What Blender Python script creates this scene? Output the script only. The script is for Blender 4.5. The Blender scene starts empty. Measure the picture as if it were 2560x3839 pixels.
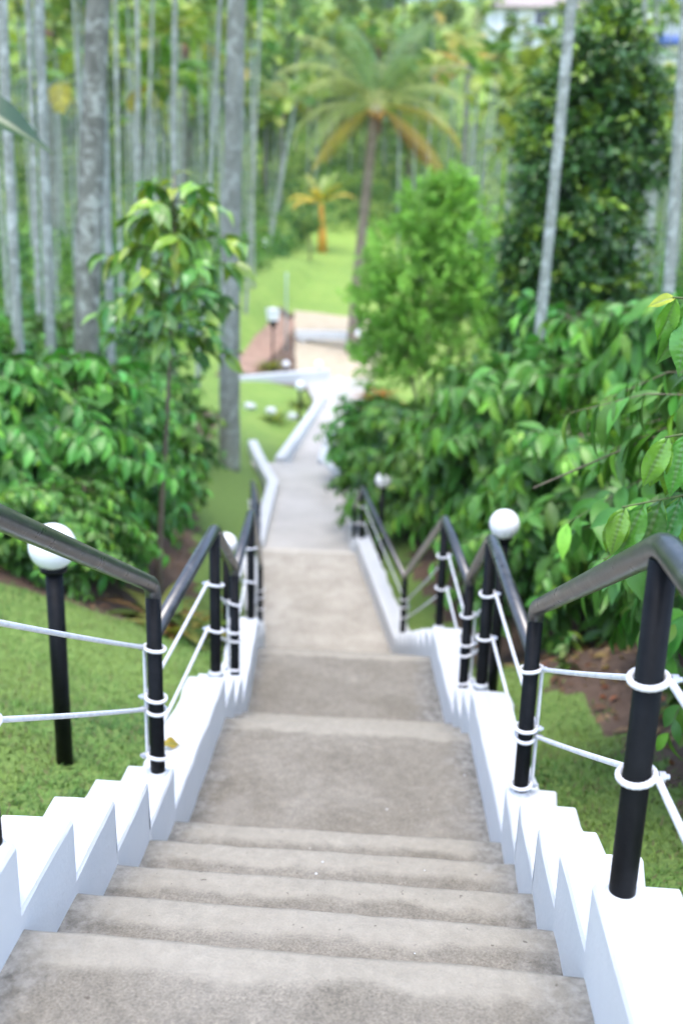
import bpy, bmesh, math, random
import numpy as np
from mathutils import Vector, Matrix

# ------------------------------------------------------------------ camera
scn = bpy.context.scene
COL = scn.collection
rad = math.radians
CAM_P, CAM_Y, CAM_R = rad(16.4), rad(-3.37), rad(1.63)
fw = Vector((math.sin(CAM_Y)*math.cos(CAM_P), math.cos(CAM_Y)*math.cos(CAM_P), -math.sin(CAM_P)))
rt = Vector((math.cos(CAM_Y), -math.sin(CAM_Y), 0))
dn = fw.cross(rt)
c_, s_ = math.cos(CAM_R), math.sin(CAM_R)
rt2, dn2 = c_*rt - s_*dn, s_*rt + c_*dn
cam = bpy.data.cameras.new('camera'); camo = bpy.data.objects.new('camera', cam); COL.objects.link(camo)
M = Matrix((rt2, -dn2, -fw)).transposed().to_4x4(); M.translation = Vector((0, 0, 1.5)); camo.matrix_world = M
cam.sensor_fit = 'VERTICAL'; cam.sensor_height = 36; cam.sensor_width = 24; cam.lens = 35
cam.clip_start = 0.05; cam.clip_end = 1500
cam.dof.use_dof = True; cam.dof.focus_distance = 2.45; cam.dof.aperture_fstop = 1.8
scn.camera = camo

# ------------------------------------------------------------------ world and sun (bright overcast)
w = bpy.data.worlds.new('World'); scn.world = w; w.use_nodes = True
nt = w.node_tree; bg = nt.nodes['Background']
sky = nt.nodes.new('ShaderNodeTexSky'); sky.sky_type = 'NISHITA'; sky.sun_disc = False
SUN_EL, SUN_AZ = rad(74), rad(182)          # azimuth clockwise from +Y
sky.sun_elevation = SUN_EL; sky.sun_rotation = SUN_AZ
sky.air_density = 1.0; sky.dust_density = 2.2; sky.ozone_density = 1.0
nt.links.new(sky.outputs[0], bg.inputs[0]); bg.inputs[1].default_value = 0.15
sl = bpy.data.lights.new('sun', 'SUN'); sl.energy = 0.6; sl.angle = rad(30); sl.color = (1, 0.965, 0.92)
so = bpy.data.objects.new('sun', sl); COL.objects.link(so)
sd = Vector((math.sin(SUN_AZ)*math.cos(SUN_EL), math.cos(SUN_AZ)*math.cos(SUN_EL), math.sin(SUN_EL)))
so.rotation_euler = sd.to_track_quat('Z', 'Y').to_euler(); so.location = (0, 0, 30)
scn.view_settings.view_transform = 'Standard'; scn.view_settings.look = 'None'
scn.view_settings.exposure = 1.98; scn.view_settings.gamma = 1.0
scn.view_settings.use_curve_mapping = False
scn.cycles.use_denoising = True
scn.cycles.max_bounces = 8; scn.cycles.transmission_bounces = 4; scn.cycles.sample_clamp_indirect = 6

# ------------------------------------------------------------------ helpers
rng = np.random.default_rng(7)
random.seed(7)

def tag(o, label=None, cat=None, group=None, kind=None):
    if label: o['label'] = label
    if cat: o['category'] = cat
    if group: o['group'] = group
    if kind: o['kind'] = kind
    return o

def empty(name, loc=(0, 0, 0), rz=0.0, parent=None):
    o = bpy.data.objects.new(name, None); COL.objects.link(o); o.location = loc; o.rotation_euler.z = rz
    o.empty_display_size = 0.1
    if parent: o.parent = parent
    return o

def mesh_np(name, V, F, col=None, smooth=True):
    """V (n,3); F list of tuples or (m,4)/(m,3) int array; col (n,3) -> mesh"""
    me = bpy.data.meshes.new(name)
    V = np.asarray(V, dtype=np.float32)
    if isinstance(F, np.ndarray):
        m, k = F.shape
        me.vertices.add(len(V)); me.vertices.foreach_set('co', V.ravel())
        me.loops.add(m*k); me.polygons.add(m)
        me.loops.foreach_set('vertex_index', F.astype(np.int32).ravel())
        me.polygons.foreach_set('loop_start', np.arange(0, m*k, k, dtype=np.int32))
        me.update(calc_edges=True)
    else:
        me.from_pydata([tuple(map(float, v)) for v in V], [], [tuple(int(i) for i in f) for f in F]); me.update()
    if smooth: me.polygons.foreach_set('use_smooth', np.ones(len(me.polygons), dtype=bool))
    if col is not None:
        a = me.color_attributes.new('Col', 'FLOAT_COLOR', 'POINT')
        c = np.ones((len(V), 4), dtype=np.float32); c[:, :3] = col
        a.data.foreach_set('color', c.ravel())
    return me

def obj(name, me, mat=None, parent=None, loc=None):
    if mat is not None and not me.materials: me.materials.append(mat)
    o = bpy.data.objects.new(name, me); COL.objects.link(o)
    if parent: o.parent = parent
    if loc is not None: o.location = loc
    return o

def copy_obj(o, parent=None):
    c = o.copy(); COL.objects.link(c)
    if parent: c.parent = parent
    return c

class Geo:
    """collects pieces of one mesh"""
    def __init__(s): s.V = []; s.F = []; s.C = []; s.n = 0
    def add(s, V, F, c=None):
        V = np.asarray(V, float); s.V.append(V); s.F += [tuple(i+s.n for i in f) for f in F]; s.n += len(V)
        s.C.append(np.tile(np.array(c if c is not None else (1, 1, 1), float), (len(V), 1)) if c is None or np.ndim(c) == 1 else c)
    def mesh(s, name, smooth=True, col=True):
        return mesh_np(name, np.vstack(s.V), s.F, np.vstack(s.C) if col else None, smooth)

def frames(P):
    P = np.asarray(P, float); n = len(P)
    T = np.gradient(P, axis=0); T /= np.linalg.norm(T, axis=1)[:, None]+1e-12
    up = np.array([0, 0, 1.]) if abs(T[0, 2]) < .9 else np.array([1., 0, 0])
    N = np.zeros_like(P); b = np.cross(T[0], up); b /= np.linalg.norm(b); N[0] = b
    for i in range(1, n):
        v = N[i-1]-T[i]*np.dot(N[i-1], T[i]); N[i] = v/(np.linalg.norm(v)+1e-12)
    B = np.cross(T, N); return T, N, B

def tube(P, r, n=12, caps=True, twist=0.0, strands=3):
    """sweep; twist>0 gives a laid rope (twist = turns per metre)"""
    P = np.asarray(P, float); m = len(P); r = np.broadcast_to(np.asarray(r, float), (m,))
    T, N, B = frames(P)
    th = np.linspace(0, 2*np.pi, n, endpoint=False)
    s = np.concatenate([[0], np.cumsum(np.linalg.norm(np.diff(P, axis=0), axis=1))])
    V = []
    for i in range(m):
        rr = r[i]*(1+(0.16*np.abs(np.cos(0.5*strands*(th+2*np.pi*twist*s[i])))-.08 if twist else 0*th))
        V.append(P[i]+rr[:, None]*(np.cos(th)[:, None]*N[i]+np.sin(th)[:, None]*B[i]))
    V = np.vstack(V); F = []
    for i in range(m-1):
        for j in range(n):
            k = (j+1) % n; F.append((i*n+j, i*n+k, (i+1)*n+k, (i+1)*n+j))
    if caps:
        F.append(tuple(range(n-1, -1, -1))); F.append(tuple((m-1)*n+j for j in range(n)))
    return V, F

def sphere(c, r, nu=20, nv=12, sz=1.0):
    V = []; F = []
    for i in range(nv+1):
        a = math.pi*i/nv
        for j in range(nu):
            b = 2*math.pi*j/nu
            V.append((c[0]+r*math.sin(a)*math.cos(b), c[1]+r*math.sin(a)*math.sin(b), c[2]+sz*r*math.cos(a)))
    for i in range(nv):
        for j in range(nu):
            k = (j+1) % nu; F.append((i*nu+j, (i+1)*nu+j, (i+1)*nu+k, i*nu+k))
    return np.array(V), F

def box(x0, x1, y0, y1, z0, z1):
    V = [(x, y, z) for z in (z0, z1) for y in (y0, y1) for x in (x0, x1)]
    F = [(0, 2, 3, 1), (4, 5, 7, 6), (0, 1, 5, 4), (1, 3, 7, 5), (3, 2, 6, 7), (2, 0, 4, 6)]
    return np.array(V, float), F

def smooth01(a, b, x): t = np.clip((x-a)/(b-a), 0, 1); return t*t*(3-2*t)

def bevel(o, wd, seg=2, ang=40):
    m = o.modifiers.new('bevel', 'BEVEL'); m.width = wd; m.segments = seg; m.limit_method = 'ANGLE'; m.angle_limit = rad(ang)

# ------------------------------------------------------------------ materials
def new_mat(name):
    m = bpy.data.materials.new(name); m.use_nodes = True
    t = m.node_tree; b = t.nodes['Principled BSDF']; return m, t, b

def N(t, kind, **kw):
    n = t.nodes.new(kind)
    for k, v in kw.items():
        if k.startswith('i_'): n.inputs[k[2:].replace('_', ' ')].default_value = v
        else: setattr(n, k, v)
    return n

def noise(t, scale, detail=4, rough=0.55, vec=None, dist=0.0):
    n = N(t, 'ShaderNodeTexNoise'); n.inputs['Scale'].default_value = scale; n.inputs['Detail'].default_value = detail
    n.inputs['Roughness'].default_value = rough; n.inputs['Distortion'].default_value = dist
    if vec is not None: t.links.new(vec, n.inputs['Vector'])
    return n.outputs['Fac']

def ramp(t, src, stops):
    r = N(t, 'ShaderNodeValToRGB'); e = r.color_ramp.elements
    while len(e) < len(stops): e.new(0.5)
    for el, (p, c) in zip(e, stops):
        el.position = p; el.color = (*c, 1) if len(c) == 3 else c
    t.links.new(src, r.inputs[0]); return r.outputs[0]

def gray(v): return (v, v, v)

def mixc(t, fac, a, b, mode='MIX'):
    m = N(t, 'ShaderNodeMix', data_type='RGBA', blend_type=mode)
    for sock, val in ((m.inputs[0], fac), (m.inputs[6], a), (m.inputs[7], b)):
        if hasattr(val, 'links') or hasattr(val, 'is_linked'): t.links.new(val, sock)
        elif isinstance(val, (int, float)): sock.default_value = val
        else: sock.default_value = (*val, 1)
    return m.outputs[2]

def math_(t, op, a, b=None, clamp=False):
    m = N(t, 'ShaderNodeMath', operation=op, use_clamp=clamp)
    for i, v in enumerate((a, b)):
        if v is None: continue
        if hasattr(v, 'is_linked'): t.links.new(v, m.inputs[i])
        else: m.inputs[i].default_value = v
    return m.outputs[0]

def bump(t, b, h, strength=0.3, dist=0.01):
    n = N(t, 'ShaderNodeBump'); n.inputs['Strength'].default_value = strength; n.inputs['Distance'].default_value = dist
    t.links.new(h, n.inputs['Height']); t.links.new(n.outputs[0], b.inputs['Normal'])

def pos(t): return N(t, 'ShaderNodeNewGeometry').outputs['Position']
def objco(t): return N(t, 'ShaderNodeTexCoord').outputs['Object']

def mat_concrete(name='concrete', tone=(.69, .66, .595), grime=.7):
    m, t, b = new_mat(name); p = pos(t); oc = objco(t)
    sx = N(t, 'ShaderNodeSeparateXYZ'); t.links.new(oc, sx.inputs[0])
    a = noise(t, 3.2, 5, .6, p, .4); f = noise(t, 150, 3, .7, p); md = noise(t, 28, 5, .65, p)
    base = ramp(t, a, [(.3, (.225, .21, .183)), (.52, (.27, .253, .224)), (.72, (.31, .293, .262))])
    base = mixc(t, .42, base, ramp(t, md, [(.25, gray(.34)), (.75, gray(.66))]), 'OVERLAY')
    base = mixc(t, .7, base, ramp(t, f, [(.3, gray(.26)), (.7, gray(.74))]), 'OVERLAY')
    # paler trowelled band along the nosing (object Y runs 0 at the nosing to minus at the back), uneven edge
    wob = math_(t, 'MULTIPLY', math_(t, 'SUBTRACT', noise(t, 5, 4, .6, p), .5), .12)
    d = math_(t, 'ADD', sx.outputs[1], wob)
    band = ramp(t, math_(t, 'ADD', math_(t, 'MULTIPLY', d, 6.0), 1.0, True), [(.28, gray(0)), (.5, gray(1))])
    base = mixc(t, math_(t, 'MULTIPLY', band, .66), base, (.47, .45, .405), 'MIX')
    base = mixc(t, .35, base, ramp(t, md, [(.3, gray(.38)), (.7, gray(.62))]), 'OVERLAY')
    # grey cement smears and grime along both side walls
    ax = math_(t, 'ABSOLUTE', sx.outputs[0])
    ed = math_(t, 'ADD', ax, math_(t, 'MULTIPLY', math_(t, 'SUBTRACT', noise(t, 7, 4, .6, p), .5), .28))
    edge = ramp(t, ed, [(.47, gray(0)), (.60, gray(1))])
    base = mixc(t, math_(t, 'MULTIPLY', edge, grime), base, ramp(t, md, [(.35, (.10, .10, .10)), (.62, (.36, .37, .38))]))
    # pale drips of paint and pitted dark specks
    sp = noise(t, 55, 2, .5, p); base = mixc(t, ramp(t, sp, [(.24, gray(.7)), (.30, gray(0))]), base, (.10, .085, .07))
    st = noise(t, 1.1, 3, .5, p, 1.0); base = mixc(t, ramp(t, st, [(.58, gray(0)), (.74, gray(.4))]), base, (.48, .465, .44))
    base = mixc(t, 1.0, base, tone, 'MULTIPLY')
    t.links.new(base, b.inputs['Base Color'])
    t.links.new(ramp(t, a, [(.3, gray(.95)), (.7, gray(.72))]), b.inputs['Roughness'])
    h = math_(t, 'ADD', math_(t, 'MULTIPLY', f, .5), md); bump(t, b, h, .7, .006); return m

def mat_white():
    m, t, b = new_mat('white_plaster'); p = pos(t)
    a = noise(t, 2.0, 4, .6, p); f = noise(t, 90, 4, .65, p); g = noise(t, 14, 4, .6, p)
    c = ramp(t, a, [(.3, (.57, .58, .585)), (.7, (.63, .64, .645))])
    c = mixc(t, ramp(t, noise(t, 38, 3, .6, p), [(.25, gray(.55)), (.31, gray(0))]), c, (.45, .43, .40))
    c = mixc(t, ramp(t, noise(t, 4.5, 6, .7, p, .8), [(.60, gray(0)), (.78, gray(.35))]), c, (.50, .49, .46))
    t.links.new(c, b.inputs['Base Color']); b.inputs['Roughness'].default_value = .6
    h = math_(t, 'ADD', math_(t, 'MULTIPLY', f, .35), g); bump(t, b, h, .35, .006); return m

def mat_black():
    m, t, b = new_mat('black_paint'); p = pos(t)
    a = noise(t, 22, 5, .65, p, .6); sc = noise(t, 120, 3, .6, p, 2.0); fp = noise(t, 9, 4, .7, p, 1.5)
    c = ramp(t, a, [(.35, (.003, .0035, .004)), (.75, (.008, .0085, .01))])
    c = mixc(t, ramp(t, math_(t, 'MULTIPLY', sc, fp), [(.42, gray(0)), (.52, gray(.35))]), c, (.30, .31, .32))
    t.links.new(c, b.inputs['Base Color'])
    t.links.new(ramp(t, fp, [(.3, gray(.38)), (.7, gray(.55))]), b.inputs['Roughness'])
    b.inputs['Specular IOR Level'].default_value = .16
    bump(t, b, a, .08, .003); return m

def mat_rail():
    m, t, b = new_mat('black_rail_paint'); p = pos(t)
    a = noise(t, 16, 5, .65, p, .8); sc = noise(t, 70, 4, .7, p, 3.0); fp = noise(t, 6, 4, .7, p, 1.2)
    c = ramp(t, a, [(.32, (.010, .011, .013)), (.72, (.036, .037, .040))])
    c = mixc(t, ramp(t, math_(t, 'MULTIPLY', sc, fp), [(.30, gray(0)), (.42, gray(.5))]), c, (.26, .25, .24))
    t.links.new(c, b.inputs['Base Color'])
    t.links.new(ramp(t, fp, [(.3, gray(.24)), (.7, gray(.42))]), b.inputs['Roughness'])
    b.inputs['Specular IOR Level'].default_value = 1.0; b.inputs['Coat Weight'].default_value = .35; b.inputs['Coat Roughness'].default_value = .28
    bump(t, b, a, .1, .003); return m

def mat_plain(name, c, rough=.6, nsc=20, var=.15, bmp=.1, metal=0):
    m, t, b = new_mat(name); p = objco(t); a = noise(t, nsc, 4, .6, p)
    lo = tuple(max(0, x*(1-var)) for x in c); hi = tuple(min(1, x*(1+var)) for x in c)
    t.links.new(ramp(t, a, [(.3, lo), (.7, hi)]), b.inputs['Base Color'])
    b.inputs['Roughness'].default_value = rough; b.inputs['Metallic'].default_value = metal
    if bmp: bump(t, b, a, bmp, .01)
    return m

def mat_rope():
    m, t, b = new_mat('white_rope'); p = pos(t); a = noise(t, 350, 2, .5, p); d = noise(t, 30, 4, .6, p)
    c = ramp(t, d, [(.3, (.66, .65, .66)), (.6, (.80, .80, .81))])
    t.links.new(c, b.inputs['Base Color']); b.inputs['Roughness'].default_value = .8
    bump(t, b, a, .4, .002); return m

def mat_globe():
    m, t, b = new_mat('globe_acrylic'); b.inputs['Base Color'].default_value = (.86, .87, .88, 1)
    p = objco(t); t.links.new(ramp(t, noise(t, 9, 3, .5, p), [(.3, (.82, .83, .84)), (.7, (.88, .88, .89))]), b.inputs['Base Color'])
    b.inputs['Roughness'].default_value = .22; b.inputs['Subsurface Weight'].default_value = .25
    b.inputs['Subsurface Radius'].default_value = (.05, .05, .05); return m

def mat_leaf(name, rough=.38, transl=.3, spec=.5, veins=0.0, tint=(1, 1, 1)):
    m, t, b = new_mat(name)
    at = N(t, 'ShaderNodeVertexColor', layer_name='Col').outputs['Color']
    oi = N(t, 'ShaderNodeObjectInfo').outputs['Random']
    hsv = N(t, 'ShaderNodeHueSaturation'); t.links.new(at, hsv.inputs['Color'])
    t.links.new(math_(t, 'ADD', math_(t, 'MULTIPLY', oi, .03), .485), hsv.inputs['Hue'])
    t.links.new(math_(t, 'ADD', math_(t, 'MULTIPLY', oi, .35), .82), hsv.inputs['Value'])
    n = noise(t, 18, 3, .6, pos(t))
    c = mixc(t, .5, hsv.outputs[0], ramp(t, n, [(.3, gray(.36)), (.7, gray(.64))]), 'OVERLAY')
    if tint != (1, 1, 1): c = mixc(t, 1.0, c, tint, 'MULTIPLY')
    t.links.new(c, b.inputs['Base Color']); b.inputs['Roughness'].default_value = rough
    b.inputs['Specular IOR Level'].default_value = spec
    tr = N(t, 'ShaderNodeBsdfTranslucent'); t.links.new(mixc(t, 1.0, c, (1.0, 1.0, .45), 'MULTIPLY'), tr.inputs[0])
    mx = N(t, 'ShaderNodeMixShader'); mx.inputs[0].default_value = transl
    t.links.new(b.outputs[0], mx.inputs[1]); t.links.new(tr.outputs[0], mx.inputs[2])
    t.links.new(mx.outputs[0], t.nodes['Material Output'].inputs[0])
    if veins: bump(t, b, noise(t, 60, 3, .5, pos(t)), veins, .004)
    return m

def mat_bark(name, lo, hi, lichen, ring=30, lich=.5, rmix=.22, bmp=.5):
    m, t, b = new_mat(name); p = objco(t)
    mp = N(t, 'ShaderNodeMapping'); t.links.new(p, mp.inputs[0]); mp.inputs['Scale'].default_value = (1, 1, .35)
    wv = N(t, 'ShaderNodeTexWave', bands_direction='Z'); t.links.new(p, wv.inputs['Vector'])
    wv.inputs['Scale'].default_value = ring/6.28; wv.inputs['Distortion'].default_value = 5.0; wv.inputs['Detail'].default_value = 3
    wv.inputs['Detail Scale'].default_value = 2.0
    a = noise(t, 9, 5, .65, mp.outputs[0], .6); g = noise(t, 5, 5, .7, p, .5)
    c = ramp(t, a, [(.3, lo), (.7, hi)])
    c = mixc(t, rmix, c, ramp(t, wv.outputs['Fac'], [(.05, gray(.25)), (.4, gray(.55))]), 'OVERLAY')
    c = mixc(t, ramp(t, g, [(.5, gray(0)), (.62, gray(lich))]), c, lichen)
    t.links.new(c, b.inputs['Base Color']); b.inputs['Roughness'].default_value = .9
    bump(t, b, math_(t, 'ADD', wv.outputs['Fac'], a), bmp, .02); return m

def mat_ground():
    m, t, b = new_mat('ground_cover'); p = pos(t)
    at = N(t, 'ShaderNodeVertexColor', layer_name='Col').outputs['Color']
    sp = N(t, 'ShaderNodeSeparateColor'); t.links.new(at, sp.inputs[0])
    n1 = noise(t, 2.2, 5, .6, p); n2 = noise(t, 40, 4, .65, p); n3 = noise(t, .35, 4, .6, p)
    soil = ramp(t, n1, [(.3, (.075, .045, .030)), (.55, (.135, .085, .058)), (.75, (.20, .135, .095))])
    soil = mixc(t, .6, soil, ramp(t, n2, [(.3, gray(.25)), (.7, gray(.7))]), 'OVERLAY')
    red = mixc(t, .5, ramp(t, n1, [(.3, (.30, .18, .13)), (.7, (.44, .29, .21))]), ramp(t, n2, [(.3, gray(.35)), (.7, gray(.65))]), 'OVERLAY')
    lawn = mixc(t, n3, ramp(t, n2, [(.3, (.09, .18, .03)), (.7, (.20, .32, .06))]), ramp(t, n1, [(.3, (.20, .36, .055)), (.7, (.37, .46, .10))]))
    sand = mixc(t, .4, ramp(t, n1, [(.3, (.44, .36, .25)), (.7, (.58, .49, .36))]), ramp(t, n2, [(.3, gray(.35)), (.7, gray(.65))]), 'OVERLAY')
    mown = ramp(t, n2, [(.3, (.095, .175, .035)), (.7, (.20, .30, .068))])
    sy = N(t, 'ShaderNodeSeparateXYZ'); t.links.new(p, sy.inputs[0])
    lawn = mixc(t, ramp(t, math_(t, 'MULTIPLY', sy.outputs[1], .02), [(.42, gray(1)), (.48, gray(0))]), lawn, mown)
    wob = math_(t, 'MULTIPLY', math_(t, 'SUBTRACT', noise(t, 6, 5, .65, p), .5), .7)
    def m01(ch): return ramp(t, math_(t, 'ADD', sp.outputs[ch], wob), [(.42, gray(0)), (.58, gray(1))])
    c = mixc(t, m01(2), soil, red); c = mixc(t, m01(1), c, sand); c = mixc(t, m01(0), c, lawn)
    t.links.new(c, b.inputs['Base Color']); b.inputs['Roughness'].default_value = .95
    bump(t, b, math_(t, 'ADD', n2, n1), .8, .03); return m

def mat_path():
    m, t, b = new_mat('pale_path'); p = pos(t); a = noise(t, 1.2, 5, .6, p, .4); f = noise(t, 40, 4, .65, p)
    c = mixc(t, .4, ramp(t, a, [(.3, (.38, .36, .325)), (.7, (.52, .495, .455))]), ramp(t, f, [(.3, gray(.36)), (.7, gray(.64))]), 'OVERLAY')
    t.links.new(c, b.inputs['Base Color']); b.inputs['Roughness'].default_value = .85; bump(t, b, f, .3, .01); return m
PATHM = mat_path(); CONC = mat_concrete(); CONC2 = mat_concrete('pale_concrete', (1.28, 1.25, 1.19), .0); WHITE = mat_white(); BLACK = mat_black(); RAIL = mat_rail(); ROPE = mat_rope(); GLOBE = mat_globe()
STEEL = mat_plain('bolt_steel', (.5, .5, .52), .3, 40, .2, 0, 1)
COFFEE = mat_leaf('coffee_leaf', .36, .2, .36)
CRISP = mat_leaf('coffee_leaf_near', .22, .25, .6)
GLOSSY = mat_leaf('glossy_leaf', .30, .22, .6)
SOFT = mat_leaf('soft_leaf', .55, .38, .3)
FROND = mat_leaf('palm_frond', .42, .3, .45)
GRASS = mat_leaf('grass_blade', .55, .35, .3)
BARK = mat_bark('palm_bark', (.17, .185, .155), (.32, .345, .295), (.46, .50, .45), 60, .7)
COCO = mat_bark('coconut_bark', (.10, .105, .085), (.25, .265, .22), (.47, .51, .45), 75, .8)
BROWNBARK = mat_bark('brown_palm_bark', (.15, .12, .085), (.29, .24, .18), (.36, .33, .28), 60, .5)
ARECA = mat_bark('areca_bark', (.185, .21, .18), (.32, .355, .315), (.52, .575, .535), 26, .75, .08, .15)
TWIG = mat_plain('twig_bark', (.15, .125, .085), .85, 40, .35, .3)
GREENSTEM = mat_plain('green_stem', (.10, .14, .04), .6, 40, .3, .1)
BROWNFROND = mat_plain('dry_sheath', (.24, .135, .085), .9, 12, .4, .4)
YELLOWSTEM = mat_plain('orange_stem', (.62, .30, .03), .6, 9, .3, .1)
TILE = mat_plain('roof_tile', (.40, .34, .32), .85, 6, .3, .3)
HWALL = mat_plain('house_paint', (.78, .80, .82), .8, 1.2, .06, .05)
DARKGLASS = mat_plain('dark_window', (.035, .04, .055), .15, 3, .3, 0)
BLUE = mat_plain('blue_sheet', (.045, .13, .46), .5, 3, .25, .1)
GROUND = mat_ground()

# ------------------------------------------------------------------ levels of the stairway
RIS = .168
NOSE = [1.766, 2.114, 2.467, 2.837, 3.198]            # flight A, five risers down to the first landing
Z0, Z1 = 0.0, -.84
N6 = 4.318; FB = [N6, N6+.355, N6+.71]; Z2 = Z1-3*RIS  # flight B
N7 = 6.27; FC = [N7+.355*i for i in range(8)]; Z3 = Z2-8*.16
N8 = 12.2; FD = [N8+.35*i for i in range(4)]; Z4 = Z3-4*.15
YS = [-3, 1.766, 3.2, 4.318, 5.05, 6.27, 8.85, 12.1, 13.4, 14.0, 17.4]
XLs = [-.775, -.77, -.775, -.79, -.82, -.915, -1.225, -1.80, -1.90, -1.95, -2.17]
XRs = [.43, .43, .43, .385, .355, .262, .045, -.51, -.66, -.70, -.90]
def xl(y): return float(np.interp(y, YS, XLs))
def xr(y): return float(np.interp(y, YS, XRs))

PY = [-8, 1.2, 1.77, 3.2, 4.32, 5.03, 6.27, 8.8, 12.2, 13.3, 18, 20, 30, 41, 48, 60, 75, 90, 112, 140, 200]
PZ = [.1, .0, -.02, -.80, -.90, -1.34, -1.42, -2.62, -2.72, -3.24, -3.3, -3.58, -3.8, -3.75, -3.0, -2.0, -.9, 6.0, 18.6, 27, 40]
def ground_z(x, y):
    x = np.asarray(x, float); y = np.asarray(y, float)
    acc = 0
    for k, wgt in ((-.5, .25), (0, .5), (.5, .25)):
        sc = np.where(y > 25, 8.0, 1.0); acc = acc+wgt*np.interp(y+k*sc, PY, PZ)
    z = acc-.02
    ls = np.interp(y, [0, 5, 7, 9, 11, 18, 26, 40], [.06, .20, .42, .48, .48, .42, .22, .10])
    dl = np.clip(np.interp(y, YS, XLs)-.25-x, 0, 9); z = z+ls*np.minimum(dl, 1.7)+np.interp(y, [0, 8, 30, 60], [.05, .1, .1, .04])*np.clip(dl-1.7, 0, 9)
    rs = np.interp(y, [0, 3, 6, 12, 18, 30, 60], [.06, .18, .30, .34, .26, .08, .05])
    dr = np.clip(x-(np.interp(y, YS, XRs)+.55), 0, 6); z = z+rs*dr
    # red soil bank left of the sandy yard
    z = z+.9*smooth01(-5.2, -7.0, x)*smooth01(34, 40, y)*(1-smooth01(58, 70, y))
    z = z+.05*np.sin(x*1.7+.3*y)*np.sin(y*1.3)*smooth01(1.2, 3, np.abs(x+.2))
    return z
def gz(x, y): return float(ground_z(x, y))

# ------------------------------------------------------------------ ground sheet
def axis(segs):
    out = []
    for a, b, st in segs: out += list(np.arange(a, b, st))
    return np.array(out+[segs[-1][1]])
gx = axis([(-150, -40, 10), (-40, -14, 1.5), (-14, -6, .4), (-6, 5, .11), (5, 14, .4), (14, 45, 1.5), (45, 150, 10)])
gy = axis([(-8, 0, .5), (0, 14, .11), (14, 30, .22), (30, 60, .6), (60, 120, 1.5), (120, 260, 10)])
GX, GY = np.meshgrid(gx, gy); GZ = ground_z(GX, GY)
# trench under the stairs so that the ground never pokes through the concrete
inl = (GX > np.interp(GY, YS, XLs)-.10) & (GX < np.interp(GY, YS, XRs)+.10) & (GY < 17.5)
GZ = np.where(inl, GZ-.75, GZ)
p5 = (GX > -2.5) & (GX < -1.2) & (GY >= 17.3) & (GY < 29); GZ = np.where(p5, GZ-.2, GZ)
def lawn_mask(x, y):
    edgeR = np.interp(y, [0, 3.0, 4.1, 4.56, 5.2, 5.6, 5.9, 6.2, 7.7, 9.2, 11.8], [1.9, 1.40, 1.20, 1.20, 1.22, 1.18, 1.10, 1.0, .9, .72, .2])
    edgeL = np.interp(y, [0, 5.8, 6.3, 6.55, 6.8, 8.3, 10.1, 13, 17, 22], [-4.5, -4, -2.5, -2.1, -1.72, -1.95, -2.2, -2.75, -3.6, -4.2])
    edgeR = edgeR+.045*np.sin(9*y+2*x)+.035*np.sin(23*y+1)+.03*np.sin(41*y); edgeL = edgeL+.06*np.sin(7*y)+.04*np.sin(19*y+1)
    near = (y < 24) & (x > edgeL) & (x < edgeR)
    near = near | ((y < 6.5) & (x < -1) & (x > -5) & (y < 6.45+.1*np.sin(5*x)))
    far = (y >= 47) & (y < 80) & (x > -11) & (x < 4)
    mid = (y >= 24) & (y < 47) & (((x > -1.2) & (x < 6)) | ((x > -6) & (x < -2.6) & (y < 31)))
    left = (y >= 22) & (y < 60) & (x < -5.9) | (y >= 72) | ((y > 24) & (x > 3))
    return (near | far | mid | left).astype(float)
LM = lawn_mask(GX, GY)
SAND = ((GY > 33) & (GY < 48.5) & (GX > -4.4-.12*(GY-40)) & (GX < -1.0)).astype(float)
trk = -4.0-(GY-48)*.10-.0045*(GY-48)**2
SAND = np.maximum(SAND, ((GY >= 48) & (GY < 74) & (np.minimum(np.abs(GX-trk), np.abs(GX-trk-1.3)) < .34)).astype(float)*.505)
LM = np.where(SAND > .52, 0, LM)
RED = ((GX < -5.0) & (GX > -5.95) & (GY > 33) & (GY < 46)).astype(float)
RED = np.maximum(RED, ((GY > 25) & (GY < 29.5) & (GX > -4.6) & (GX < -2.6)).astype(float)*.6)
LM = np.where((RED > .8) & (GY < 56), 0, LM)
ny, nx = GX.shape; idx = np.arange(ny*nx).reshape(ny, nx)
Fq = np.stack([idx[:-1, :-1], idx[:-1, 1:], idx[1:, 1:], idx[1:, :-1]], -1).reshape(-1, 4)
gm = mesh_np('ground', np.stack([GX, GY, GZ], -1).reshape(-1, 3), Fq, np.stack([LM, SAND, RED], -1).reshape(-1, 3))
tag(obj('ground', gm, GROUND), 'sloping ground with lawn, brown soil and a grassy hillside', None, None, 'structure')

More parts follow.
